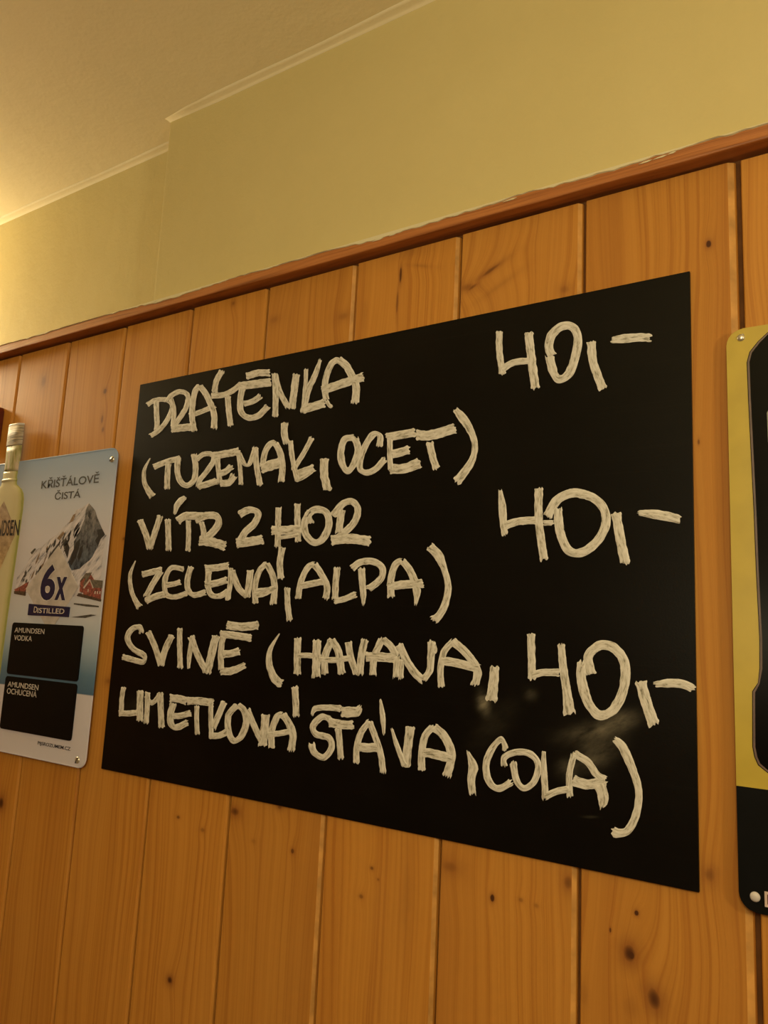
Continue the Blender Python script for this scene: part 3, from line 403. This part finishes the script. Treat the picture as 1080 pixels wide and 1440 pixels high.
for fx in (-0.205, -0.190, -0.178, -0.545, -0.522, -0.975, -0.950, -0.430, -0.36):
    fz = 2.0600 + rf.uniform(-.0025, .0015); L = rf.uniform(.004, .010)
    pts = [(fx - L, fz-.0004), (fx - L*.3, fz + .0008), (fx + L*.5, fz + .0013), (fx + L, fz + .0007), (fx+L*.4, fz - .0005)]
    slab('paint_fleck', pts, -0.0148, -0.0125, M_oldpaint, trim)

# ------------------------------------------------------------------ the blackboard
BX0, BX1, BZ0, BZ1 = -1.0069, -0.1651, 1.3390, 1.9332
def board_material():
    t = NT('blackboard_film'); p, x, y, z = t.pos()
    n = t.noise(p, 9, 5, .6); fine = t.noise(p, 500, 2)
    col = t.ramp(n, [(0.3, (0.0022, 0.0018, 0.0014)), (0.75, (0.0045, 0.0038, 0.0030))])
    sm = None
    for (kx, kz, rx, rz, rot, s) in SMUDGES:
        dx = t.math('SUBTRACT', x, kx); dz = t.math('SUBTRACT', z, kz); c, q = math.cos(rot), math.sin(rot)
        a = t.math('MULTIPLY', t.math('ADD', t.math('MULTIPLY', dx, c), t.math('MULTIPLY', dz, q)), 1/rx)
        b = t.math('MULTIPLY', t.math('SUBTRACT', t.math('MULTIPLY', dz, c), t.math('MULTIPLY', dx, q)), 1/rz)
        e = t.math('MULTIPLY', t.math('EXPONENT', t.math('MULTIPLY', t.math('ADD', t.math('MULTIPLY', a, a), t.math('MULTIPLY', b, b)), -1.0)), s)
        sm = e if sm is None else t.math('ADD', sm, e)
    wisps = t.noise(t.comb(t.math('MULTIPLY', t.math('ADD', x, t.math('MULTIPLY', z, .8)), 30.0), 0.0, t.math('MULTIPLY', t.math('SUBTRACT', z, t.math('MULTIPLY', x, .6)), 90.0)), 1.0, 4, .65)
    sm = t.math('MULTIPLY', sm, t.ramp(wisps, [(0.3, (.15, .15, .15)), (0.75, (1, 1, 1))]), clamp=True)
    lines = t.noise(t.comb(t.math('MULTIPLY', x, 3.0), 0.0, t.math('MULTIPLY', z, 400.0)), 1.0, 2)
    haze = t.math('MULTIPLY', t.ramp(lines, [(0.6, (0, 0, 0)), (0.8, (1, 1, 1))]), 0.006)
    col = t.mix(haze, col, (0.5, 0.45, 0.35)); col = t.mix(sm, col, (0.42, 0.37, 0.27))
    t.bump(fine, 0.15, 0.0004)
    return t.fin(col, 0.30, 0.17)
M_board = board_material()
board = bpy.data.objects.new('blackboard', None); COL.objects.link(board); board.location = ((BX0+BX1)/2, 0.003, BZ0); board.empty_display_size = 0.1
tag(board, 'large black board with a handwritten white drinks price list on pine planks', 'blackboard')
def attach(o, root):
    o.parent = root; o.matrix_parent_inverse = Matrix.Translation(-root.location)
    return o
attach(box('panel', BX0, BX1, 0.0, 0.0036, BZ0, BZ1, M_board, None, 0.0004), board)

def chalk_material():
    t = NT('chalk_marker_paint'); uv = t.n('ShaderNodeUVMap'); uv.uv_map = 'stroke'
    sp = t.n('ShaderNodeSeparateXYZ'); t.l(uv.outputs[0], sp.inputs[0]); u, v = sp.outputs[0], sp.outputs[1]
    p, x, y, z = t.pos()
    st = t.noise(t.comb(t.math('MULTIPLY', u, 3.6), t.math('MULTIPLY', v, 8.0), 0.0), 1.0, 3, .65, .4)
    bl = t.noise(p, 130, 4, .6)
    edge = t.math('ABSOLUTE', t.math('SUBTRACT', t.math('FRACT', u), 0.5))          # 0 centre, .5 rim
    f = t.math('ADD', t.math('MULTIPLY', st, 0.90), t.math('MULTIPLY', bl, 0.15))
    f = t.math('ADD', f, t.math('MULTIPLY', t.math('POWER', t.math('MULTIPLY', edge, 2.0), 4.0), 0.10))
    col = t.ramp(f, [(0.36, (0.20, 0.185, 0.14)), (0.44, (0.42, 0.39, 0.33)), (0.52, (0.58, 0.55, 0.50)), (0.72, (0.72, 0.69, 0.65))])
    t.bump(f, 0.5, 0.0012)
    return t.fin(col, 0.55, 0.35)
M_chalk = chalk_material()
def catmull(P, step):
    out = []
    n = len(P)
    for i in range(n-1):
        p0, p1, p2, p3 = P[max(i-1, 0)], P[i], P[i+1], P[min(i+2, n-1)]
        L = math.hypot(p2[0]-p1[0], p2[1]-p1[1]); m = max(2, int(L/step))
        for k in range(m):
            s = k/m
            out.append([0.5*((2*b) + (-a+c)*s + (2*a-5*b+4*c-d)*s*s + (-a+3*b-3*c+d)*s**3) for a, b, c, d in zip(p0, p1, p2, p3)])
    out.append(list(P[-1])); return out
NC = 8
layer = [0]
def stroke(raw, V, F, UV, seed):
    rs = random.Random(seed)
    P = catmull([[c*1e-4 for c in q] for q in raw], 0.0018)
    layer[0] = (layer[0] + 1) % 9
    zoff = 0.00012 + layer[0]*0.00006
    # ragged ends: every bristle column starts and stops a little differently
    t0 = (P[1][0]-P[0][0], P[1][1]-P[0][1]); t1 = (P[-1][0]-P[-2][0], P[-1][1]-P[-2][1])
    def nrm(t): l = math.hypot(*t) or 1; return t[0]/l, t[1]/l
    t0, t1 = nrm(t0), nrm(t1)
    s0 = [rs.uniform(-.0018, .0014) for _ in range(NC)]; s1 = [rs.uniform(-.0018, .0026) for _ in range(NC)]
    base = len(V); dist = rs.uniform(0, 50); prev = None
    for i, (x, z, ox, oz) in enumerate(P):
        if prev: dist += math.hypot(x-prev[0], z-prev[1])
        prev = (x, z)
        wl = 1 + 0.13*noise.noise(Vector((dist*160, seed, 0))) + .05*noise.noise(Vector((dist*700, seed, 5))); wr = 1 + 0.13*noise.noise(Vector((dist*160, seed, 9)))+ .05*noise.noise(Vector((dist*700, seed, 15)))
        ee = min(i, len(P)-1-i); fl = 1.0 + (0.10 if ee in (1, 2) else 0.0) + 0.06*noise.noise(Vector((dist*60, seed, 3)))
        for c in range(NC):
            s = c/(NC-1)*2 - 1; k = s*(wl if s < 0 else wr)
            px, pz = x + ox*k*fl, z + oz*k*fl
            if i == 0: px -= t0[0]*s0[c]; pz -= t0[1]*s0[c]
            if i == len(P)-1: px += t1[0]*s1[c]; pz += t1[1]*s1[c]
            h = 0.0 if c in (0, NC-1) or i in (0, len(P)-1) else zoff + 0.00018*(1-s*s)
            V.append((px, -h if h else 0.00004, pz)); UV.append((s*.5+.5 + 0.0, dist*10))
    for i in range(len(P)-1):
        for c in range(NC-1):
            a = base + i*NC + c; F.append((a, a+1, a+NC+1, a+NC))
KINDNAME = {'acute': 'accent_mark', 'caron': 'accent_mark', 'bracket': 'bracket', 'comma': 'comma', 'dash': 'dash', 'K_leg': 'letter', 'four': 'digit', 'zero': 'digit'}
merged = []
for nm, sts in LETTERS:
    if nm == 'K_leg': merged[-1][1].extend(sts)
    else: merged.append([nm, list(sts)])
for i, (nm, sts) in enumerate(merged):
    V, F, UV = [], [], []
    for j, s in enumerate(sts): stroke(s, V, F, UV, i*7+j)
    me = bpy.data.meshes.new('letter'); me.from_pydata(V, [], F)
    ul = me.uv_layers.new(name='stroke')
    for lp in me.loops: ul.data[lp.index].uv = UV[lp.vertex_index]
    for p in me.polygons: p.use_smooth = True
    attach(link(KINDNAME.get(nm, 'letter'), me, M_chalk), board)

# ------------------------------------------------------------------ text helper
def text_mesh(s, x0, x1, z0, z1, y, mat, parent, name='lettering', bold=0.0, depth=0.00015, warp=None, shear=0.0):
    cu = bpy.data.curves.new('t', 'FONT'); cu.body = s; cu.offset = bold; cu.extrude = 0.0; cu.resolution_u = 4; cu.shear = shear
    ob = bpy.data.objects.new('t', cu); COL.objects.link(ob)
    dg = bpy.context.evaluated_depsgraph_get(); dg.update()
    me0 = ob.evaluated_get(dg).to_mesh()
    vs = [v.co.copy() for v in me0.vertices]; fs = [tuple(p.vertices) for p in me0.polygons]
    ob.evaluated_get(dg).to_mesh_clear(); bpy.data.objects.remove(ob); bpy.data.curves.remove(cu)
    xa, xb = min(v.x for v in vs), max(v.x for v in vs); ya, yb = min(v.y for v in vs), max(v.y for v in vs)
    V = []
    for v in vs:
        X = x0 + (v.x-xa)/(xb-xa)*(x1-x0); Z = z0 + (v.y-ya)/(yb-ya)*(z1-z0)
        V.append((X, (warp(X, Z) if warp else y), Z))
    me = bpy.data.meshes.new(name); me.from_pydata(V, [], fs); me.update()
    o = link(name, me, mat)
    if depth:
        so = o.modifiers.new('thickness', 'SOLIDIFY'); so.thickness = depth; so.offset = 0
    return attach(o, parent)

# ------------------------------------------------------------------ tin sign with bottle (left)
SF = -0.0040    # front face of both tin signs
def tin_print(name, fn, rough=0.32):
    t = NT(name); p, x, y, z = t.pos(); return t.fin(fn(t, p, x, y, z), rough, 0.35)
def sky_fn(t, p, x, y, z):
    zz = t.math('MULTIPLY_ADD', z, 2.0, -2.66)       # 1.33 -> 0, 1.83 -> 1
    n = t.noise(p, 25, 4, .6)
    c = t.ramp(zz, [(0.0, (0.600, 0.573, 0.675)), (0.2228, (0.600, 0.573, 0.675)), (0.2232, (0.048, 0.122, 0.230)), (0.28, (0.084, 0.183, 0.311)), (0.37, (0.324, 0.427, 0.567)), (0.45, (0.504, 0.537, 0.648)), (0.55, (0.540, 0.537, 0.634)), (0.72, (0.576, 0.561, 0.675)), (0.83, (0.504, 0.537, 0.675)), (1.0, (0.252, 0.354, 0.567))])
    return t.mix(t.math('MULTIPLY', n, 0.12), c, (0.360, 0.366, 0.378))
def snow_fn(t, p, x, y, z):
    n = t.noise(t.comb(t.math('MULTIPLY', t.math('ADD', x, t.math('MULTIPLY', z, -.9)), 110.0), 0.0, t.math('MULTIPLY', z, 60.0)), 1.0, 5, .65)
    fade = t.math('MULTIPLY', t.math('SUBTRACT', z, 1.60), 7.0, clamp=True)
    c = t.ramp(n, [(0.36, (0.180, 0.183, 0.257)), (0.44, (0.456, 0.439, 0.513)), (0.6, (0.624, 0.586, 0.661))])
    return c
def rock_fn(t, p, x, y, z):
    n = t.noise(t.comb(t.math('MULTIPLY', x, 90.0), 0.0, t.math('MULTIPLY', z, 60.0)), 1.0, 5, .7)
    g = t.math('MULTIPLY', t.math('SUBTRACT', z, 1.64), 10.0, clamp=True)
    c1 = t.ramp(n, [(0.40, (0.006, 0.009, 0.018)), (0.48, (0.045, 0.065, 0.10)), (0.7, (0.12, 0.16, 0.23))])
    c2 = t.ramp(n, [(0.36, (0.03, 0.03, 0.035)), (0.5, (0.15, 0.145, 0.16)), (0.66, (0.30, 0.27, 0.27))])
    return t.mix(g, c1, c2)
M_sky = tin_print('tin_print_sky', sky_fn, 0.30)
M_snow = tin_print('tin_print_snow', snow_fn); M_rock = tin_print('tin_print_rock', rock_fn)
M_streak = plain('tin_print_dark_rock', (0.085, 0.08, 0.08), .4, nz=.25, sc=260)
M_brown = plain('tin_print_brown_rock', (0.26, 0.17, 0.11), .4, nz=.2, sc=260)
M_red = plain('tin_print_red', (0.30, 0.085, 0.07), .4, nz=.25, sc=300)
M_roof = plain('tin_print_roof', (0.15, 0.13, 0.11), .4, nz=.2, sc=300)
M_pier = plain('tin_print_pier', (0.09, 0.06, 0.045), .4, nz=.3, sc=400)
M_black = plain('chalk_panel_black', (0.0025, 0.0025, 0.0025), .5, .12)
M_navy = plain('navy_print', (0.006, 0.010, 0.06), .3)
M_ink = plain('dark_ink', (0.030, 0.028, 0.035), .4)
M_cream = plain('cream_print', (0.56, 0.51, 0.50), .4)
M_silver = plain('pale_diamond', (0.50, 0.46, 0.47), .35)
M_pale = plain('pale_rim', (0.68, 0.65, 0.66), .3)
M_screw = plain('steel_screw', (0.62, 0.58, 0.48), .3, .5, 0.75)
M_tinedge = plain('tin_edge', (0.55, 0.52, 0.46), .35, .5, .4)

sign = bpy.data.objects.new('tin_sign', None); COL.objects.link(sign); sign.location = (-1.22, -0.003, 1.334)
tag(sign, 'tin advertising sign with a raised vodka bottle, snowy mountain and two black price panels', 'sign')
def A(o): return attach(o, sign)
plate_outline = rrect(-1.402, -1.0390, 1.3340, 1.8325, 0.0165)
A(slab('plate', plate_outline, SF, SF+.0014, M_sky, None, 0.0007))
# raised rolled rim
def rim(outline, w, y, mat):
    n = len(outline); cx = sum(p[0] for p in outline)/n; cz = sum(p[1] for p in outline)/n
    V, F = [], []
    for i in range(n):
        a, b = outline[i-1], outline[(i+1) % n]; tx, tz = b[0]-a[0], b[1]-a[1]; l = math.hypot(tx, tz); nx, nz = -tz/l, tx/l
        x, z = outline[i]
        for s, yy in ((0, y+.0012), (.25, y-.0002), (.6, y-.0006), (1, y+.0002)): V.append((x+nx*w*s, yy, z+nz*w*s))
    for i in range(n):
        for k in range(3):
            a = i*4+k; b = ((i+1) % n)*4+k; F.append((a, a+1, b+1, b))
    return mesh('rim', V, F, mat, None, True)
A(rim(plate_outline, 0.0022, SF, M_sky))
def art(name, key, k, mat): return A(slab(name, ART[key], SF - .00012*k, SF - .00012*k + .0001, mat))
art('snow_slope', 'snow', 1, M_snow); art('mountain_peak', 'peak', 2, M_rock)
M_crag = plain('tin_print_black_rock', (0.014, 0.016, 0.024), .4, nz=.2, sc=300)
for q, mt in (('s1', M_streak), ('s3', M_brown), ('s4', M_crag), ('s6', M_brown)): art('rock_streak', q, 2, mt)
for q in ('k1', 'k2', 'k3', 'k4'): art('dark_crag', q, 3, M_crag)
rk = random.Random(11)
for q in range(46):
    t_ = rk.random(); x = -1.262 + 0.145*t_ + rk.uniform(-.006, .010); z = 1.628 + 0.085*t_ + rk.uniform(-.022, .010)
    L = rk.uniform(.004, .012); wd = rk.uniform(.0012, .0030); a = math.radians(rk.uniform(35, 70)); c_, s_ = math.cos(a), math.sin(a)
    loc = [(-L, -wd*.4), (-L*.3, -wd), (L*.5, -wd*.5), (L, wd*.6), (L*.2, wd), (-L*.6, wd*.7)]
    sh = [(x + c_*p_ - s_*q_, z + s_*p_ + c_*q_) for p_, q_ in loc]
    if min(p[0] for p in sh) < -1.278: continue
    A(slab('rock_streak', sh, SF - .00012*2.5, SF - .00012*2.5 + .0001, rk.choice((M_streak, M_streak, M_brown, M_crag))))
art('boathouse', 'houseL', 2, M_red); art('pier', 'pierL', 3, M_pier)
art('house', 'house1', 2, M_red); art('roof', 'roof1', 4, M_roof); art('house', 'wall2', 3, M_red); art('roof', 'roof2', 4, M_roof)
art('gable', 'gable', 3, M_red); art('pier', 'pier', 5, M_pier)
art('water_line', 'w1', 1.5, M_streak); art('water_line', 'w2', 1.5, M_streak)
art('gable_trim', 'g1', 5, M_cream); art('gable_trim', 'g2', 5, M_cream)
for (x, z) in ((-1.0600, 1.597), (-1.0540, 1.597), (-1.0480, 1.597), (-1.078, 1.600)):
    A(slab('window', [(x, z), (x+.0022, z), (x+.0022, z+.0045), (x, z+.0045)], SF-.0006, SF-.0004, M_cream))
# diamond medal
DM = [(-1.1674, 1.6765), (-1.1022, 1.6075), (-1.1650, 1.5320), (-1.2466, 1.6040)]
dmo = A(slab('diamond', DM, SF-.0012, SF+.0002, M_silver, None, .0006))
A(text_mesh('6', -1.2041, -1.1612, 1.5838, 1.6462, SF-.00135, M_pale, sign, 'digit_outline', .045))
A(text_mesh('6', -1.2028, -1.1624, 1.5852, 1.6452, SF-.0017, M_navy, sign, 'digit', .030))
A(text_mesh('x', -1.1622, -1.1308, 1.5848, 1.6252, SF-.00135, M_pale, sign, 'letter_outline', .045))
A(text_mesh('x', -1.1608, -1.1320, 1.5860, 1.6240, SF-.0017, M_navy, sign, 'letter', .030))
A(slab('name_bar', [(-1.2305, 1.5598), (-1.1185, 1.5594), (-1.1182, 1.5755), (-1.2308, 1.5790)], SF-.0018, SF-.0002, M_navy, None, .0004))
A(text_mesh('D', -1.2135, -1.2040, 1.5645, 1.5745, SF-.0021, M_cream, sign, 'lettering', .008))
A(text_mesh('ISTILLED', -1.2030, -1.1300, 1.5640, 1.5725, SF-.0021, M_cream, sign, 'lettering', .008))
A(slab('black_panel', rrect(-1.2712, -1.0775, 1.4608, 1.5466, .005), SF-.0016, SF+.0002, M_black, None, .0003))
A(slab('black_panel', rrect(-1.2720, -1.0778, 1.3712, 1.4570, .005), SF-.0016, SF+.0002, M_black, None, .0003))
yt = SF - .0018
text_mesh('AMUNDSEN', -1.2618, -1.1775, 1.5300, 1.5385, yt, M_cream, sign, 'lettering', .004)
text_mesh('VODKA', -1.2610, -1.2098, 1.5170, 1.5257, yt, M_cream, sign, 'lettering', .004)
text_mesh('AMUNDSEN', -1.2627, -1.1762, 1.4400, 1.4487, yt, M_cream, sign, 'lettering', .004)
text_mesh('OCHUCENÁ', -1.2630, -1.1785, 1.4285, 1.4400, yt, M_cream, sign, 'lettering', .004)
text_mesh('PIJSROZUMEM.CZ', -1.1630, -1.0780, 1.3552, 1.3620, SF-.0005, M_ink, sign, 'lettering', .010)
text_mesh('KŘIŠŤÁLOVĚ', -1.2372, -1.0800, 1.7768, 1.7955, SF-.0005, M_ink, sign, 'lettering', .010)
text_mesh('ČISTÁ', -1.1942, -1.1240, 1.7548, 1.7712, SF-.0005, M_ink, sign, 'lettering', .010)

# embossed bottle
BCX = -1.3375
PROF = [(1.402, .045), (1.44, .0465), (1.55, .0480), (1.68, .0530), (1.74, .0545), (1.762, .0535), (1.772, .0500), (1.780, .0430), (1.786, .0330), (1.790, .0255), (1.797, .0235), (1.806, .0225), (1.811, .0235), (1.815, .0225)]
def half_w(z):
    for (za, wa), (zb, wb) in zip(PROF, PROF[1:]):
        if za <= z <= zb: return wa + (wb-wa)*(z-za)/(zb-za)
    return PROF[0][1] if z < PROF[0][0] else PROF[-1][1]
def relief_y(x, z, d=0.0055):
    s = max(-1, min(1, (x-BCX)/half_w(z))); return SF - d*(1-abs(s)**3.2)
def lathe_relief(name, prof, d, mat, cx=BCX, base=SF+.0005, n=20):
    V, F, U = [], [], []
    for z, w in prof:
        for k in range(n+1):
            s = -1 + 2*k/n; V.append((cx + s*w, (base-.0005) - d*(1-abs(s)**3.2) if abs(s) < 1 else base, z)); U.append((k/n, z))
    m_ = n+1
    for i in range(len(prof)-1):
        for k in range(n): a = i*m_+k; F.append((a, a+1, a+m_+1, a+m_))
    # caps
    for i, rev in ((0, False), (len(prof)-1, True)):
        loop = [i*m_+k for k in range(m_)]; F.append(tuple(loop[::-1] if not rev else loop))
    me = bpy.data.meshes.new(name); me.from_pydata(V, [], F); ul = me.uv_layers.new(name='across')
    for lp in me.loops: ul.data[lp.index].uv = U[lp.vertex_index]
    for p in me.polygons: p.use_smooth = len(p.vertices) == 4
    return A(link(name, me, mat))
def glass_material():
    t = NT('printed_bottle_glass'); uv = t.n('ShaderNodeUVMap'); uv.uv_map = 'across'
    sp = t.n('ShaderNodeSeparateXYZ'); t.l(uv.outputs[0], sp.inputs[0]); u = sp.outputs[0]; p, x, y, z = t.pos()
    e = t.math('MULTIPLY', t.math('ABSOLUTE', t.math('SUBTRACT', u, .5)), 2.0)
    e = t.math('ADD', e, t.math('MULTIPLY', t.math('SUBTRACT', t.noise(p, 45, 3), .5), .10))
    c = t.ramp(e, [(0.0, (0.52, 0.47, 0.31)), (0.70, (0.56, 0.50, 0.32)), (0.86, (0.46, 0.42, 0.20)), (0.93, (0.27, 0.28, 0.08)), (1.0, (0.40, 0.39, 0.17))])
    return t.fin(c, .42, .25)
M_bottle = glass_material()
lathe_relief('bottle', [(z, w) for z, w in PROF], 0.0055, M_bottle, n=28)
def cap_fn(t, p, x, y, z):
    n = t.noise(t.comb(t.math('MULTIPLY', x, 25.0), 0.0, t.math('MULTIPLY', z, 420.0)), 1.0, 3, .7)
    return t.ramp(n, [(0.38, (0.13, 0.105, 0.08)), (0.5, (0.34, 0.28, 0.21)), (0.66, (0.55, 0.47, 0.36))])
def neck_fn(t, p, x, y, z):
    n = t.noise(t.comb(t.math('MULTIPLY', x, 140.0), 0.0, t.math('MULTIPLY', z, 25.0)), 1.0, 3, .6)
    return t.ramp(n, [(0.38, (0.20, 0.19, 0.06)), (0.5, (0.36, 0.33, 0.16)), (0.64, (0.50, 0.40, 0.30))])
lathe_relief('neck', [(1.815, .0225), (1.82, .0222), (1.85, .0235), (1.862, .0240)], 0.0060, tin_print('bottle_neck_print', neck_fn, .5), n=14, cx=-1.3360)
cap = lathe_relief('cap', [(1.862, .0240), (1.864, .0245), (1.880, .0247), (1.900, .0243)], 0.0064, tin_print('ribbed_cap_print', cap_fn, .55), n=14, cx=-1.3375)
lathe_relief('cap_top', [(1.900, .0243), (1.9035, .0241)], 0.0062, M_pale, n=14, cx=-1.3373)
lathe_relief('collar_ring', [(1.796, .0245), (1.7985, .0252), (1.801, .0245)], 0.0064, M_bottle, n=16)
# label diamond with the name across it
def wrap_poly(name, pts, off, mat, nx=16, nz=24):
    """polygon (convex, x,z) laid on the curved bottle face"""
    zs = [p[1] for p in pts]; z0, z1 = min(zs), max(zs); V, F = [], []
    for i in range(nz+1):
        z = z0 + (z1-z0)*i/nz; xs = []
        for a, b in zip(pts, pts[1:]+pts[:1]):
            if (a[1]-z)*(b[1]-z) <= 0 and a[1] != b[1]: xs.append(a[0] + (b[0]-a[0])*(z-a[1])/(b[1]-a[1]))
        xa, xb = (min(xs), max(xs)) if xs else (0, 0)
        for k in range(nx+1):
            x = xa + (xb-xa)*k/nx; V.append((x, relief_y(x, z) - off, z))
    for i in range(nz):
        for k in range(nx): a = i*(nx+1)+k; F.append((a, a+1, a+nx+2, a+nx+1))
    return A(mesh(name, V, F, mat, None, True))
def label_fn(t, p, x, y, z):
    n = t.noise(t.comb(t.math('MULTIPLY', x, 60.0), 0.0, t.math('MULTIPLY', z, 90.0)), 1.0, 4, .6)
    g = t.math('MULTIPLY', t.math('SUBTRACT', z, 1.65), 10.0, clamp=True)
    c1 = t.ramp(n, [(0.35, (0.26, 0.17, 0.09)), (0.65, (0.52, 0.38, 0.22))]); c2 = t.ramp(n, [(0.35, (0.26, 0.19, 0.15)), (0.65, (0.45, 0.35, 0.28))])
    return t.mix(g, c1, c2)
wrap_poly('bottle_label', [(-1.3375, 1.760), (-1.2905, 1.705), (-1.3375, 1.605), (-1.3845, 1.705)], .0002, tin_print('bottle_label_print', label_fn))
text_mesh('AMUNDSEN', -1.3865, -1.2865, 1.6965, 1.7250, 0, M_ink, sign, 'lettering', .012, .0002, lambda x, z: relief_y(x, z) - .0004)

def screw(x, z, y, r, parent, mat=M_screw, slot=True, rot=0.6):
    bm = bmesh.new(); n = 18; rings = [(1.0, 0.0), (0.97, -.0008), (0.75, -.0016), (0.4, -.0021), (0.0, -.0022)]
    prev = None
    for q, (s, h) in enumerate(rings):
        if s == 0: cur = [bm.verts.new((x, y+h, z))]
        else: cur = [bm.verts.new((x + r*s*math.cos(2*math.pi*k/n), y+h, z + r*s*math.sin(2*math.pi*k/n))) for k in range(n)]
        if prev:
            for k in range(n):
                if len(cur) == 1: bm.faces.new((prev[k], prev[(k+1) % n], cur[0]))
                else: bm.faces.new((prev[k], prev[(k+1) % n], cur[(k+1) % n], cur[k]))
        prev = cur
    me = bpy.data.meshes.new('screw'); bm.to_mesh(me); bm.free()
    for p in me.polygons: p.use_smooth = True
    o = attach(link('screw', me, mat), parent)
    if slot:
        c, s = math.cos(rot), math.sin(rot); w = r*.14; L = r*.95
        pts = [(x + c*a - s*b, z + s*a + c*b) for a, b in ((-L, -w), (L, -w), (L, w), (-L, w))]
        sl = slab('slot', pts, y-.0024, y-.0012, M_ink); sl.parent = o
        sl.matrix_parent_inverse = Matrix.Identity(4)
    return o
screw(-1.0517, 1.8131, SF, .0052, sign, rot=.5)
screw(-1.0588, 1.3452, SF, .0052, sign, rot=1.1)

# ------------------------------------------------------------------ yellow tin sign (right)
M_yel = plain('tin_yellow', (0.47, 0.345, 0.045), .30, .5, nz=.03, sc=30)
M_glossblack = plain('gloss_black_relief', (0.002, 0.0016, 0.0012), .22, .12)
M_outline = plain('mauve_outline', (0.16, 0.10, 0.085), .35)
ys = bpy.data.objects.new('tin_sign', None); COL.objects.link(ys); ys.location = (0.05, -0.003, 1.334)
tag(ys, 'yellow tin sign with a black bottle shape and black base at the right frame edge', 'sign')
yo = rrect(-0.1315, 0.2315, 1.3333, 1.8612, .0150)
def Yt(o): return attach(o, ys)
Yt(slab('plate', yo, SF, SF+.0014, M_yel, None, .0007))
bb = [p for p in yo if p[1] < 1.43] ; bb = [(0.2315, 1.4362)] + [(-0.1315, 1.4362)] + [p for p in yo if p[1] < 1.43]
Yt(slab('black_base', bb, SF-.0003, SF+.0001, M_black))
half = YEL['can']; CX = 0.05
outl = half + [(2*CX - x, z) for x, z in half[::-1]]
def offset_outline(o, d):
    n = len(o); r = []
    a = sum(o[i][0]*o[(i+1) % n][1] - o[(i+1) % n][0]*o[i][1] for i in range(n)); sg = 1 if a > 0 else -1
    for i in range(n):
        p, q = o[i-1], o[(i+1) % n]; tx, tz = q[0]-p[0], q[1]-p[1]; l = math.hypot(tx, tz) or 1
        r.append((o[i][0] - sg*tz/l*d, o[i][1] + sg*tx/l*d))
    return r
Yt(slab('shape_black_border', outl, SF-.0004, SF+.0001, M_glossblack))  # black border left showing around the mauve outline
Yt(slab('shape_outline', offset_outline(outl, .0007), SF-.0009, SF+.0001, M_outline, None, .0003))
Yt(slab('black_bottle_shape', offset_outline(outl, .0026), SF-.0020, SF+.0001, M_glossblack, None, .0009))
Yt(slab('pale_label', [(-0.0972, 1.746), (-0.0974, 1.774), (-0.095, 1.779), (-0.02, 1.782), (-0.02, 1.742)], SF-.0028, SF-.0023, plain('dim_label', (0.22, 0.21, 0.17), .4)))
Yt(slab('letter_panel', [(-0.1105, 1.3405), (-0.1105, 1.3520), (-0.040, 1.3520), (-0.040, 1.3405)], SF-.0006, SF-.0003, plain('dark_red_print', (0.10, 0.02, 0.015), .4)))
text_mesh('D', -0.1110, -0.1010, 1.3400, 1.3525, SF-.0009, plain('pinkish_print', (0.62, 0.47, 0.42), .4), ys, 'letter', .02)
screw(-0.1183, 1.8519, SF, .0036, ys, slot=False)
screw(-0.1165, 1.8545, SF, .0012, ys, slot=False)  # tiny extra dome standing in for the glint on the screw head
screw(-0.1185, 1.3463, SF-.0003, .0042, ys, M_cream, slot=False)

# ------------------------------------------------------------------ panel peeking in at the left edge
M_maroon = plain('dark_red_frame', (0.10, 0.012, 0.006), .45)
pf = bpy.data.objects.new('framed_sign', None); COL.objects.link(pf); pf.location = (-1.55, 0.0, 1.70)
tag(pf, 'dark red wooden sign frame just showing at the left edge beside the bottle cap', 'frame')
fo = rrect(-1.66, -1.3985, 1.870, 1.946, .010)
attach(slab('frame', fo, -.006, .004, M_maroon, None, .001), pf)
attach(slab('picture', rrect(-1.645, -1.412, 1.884, 1.932, .004), -.0068, -.005, M_cream), pf)
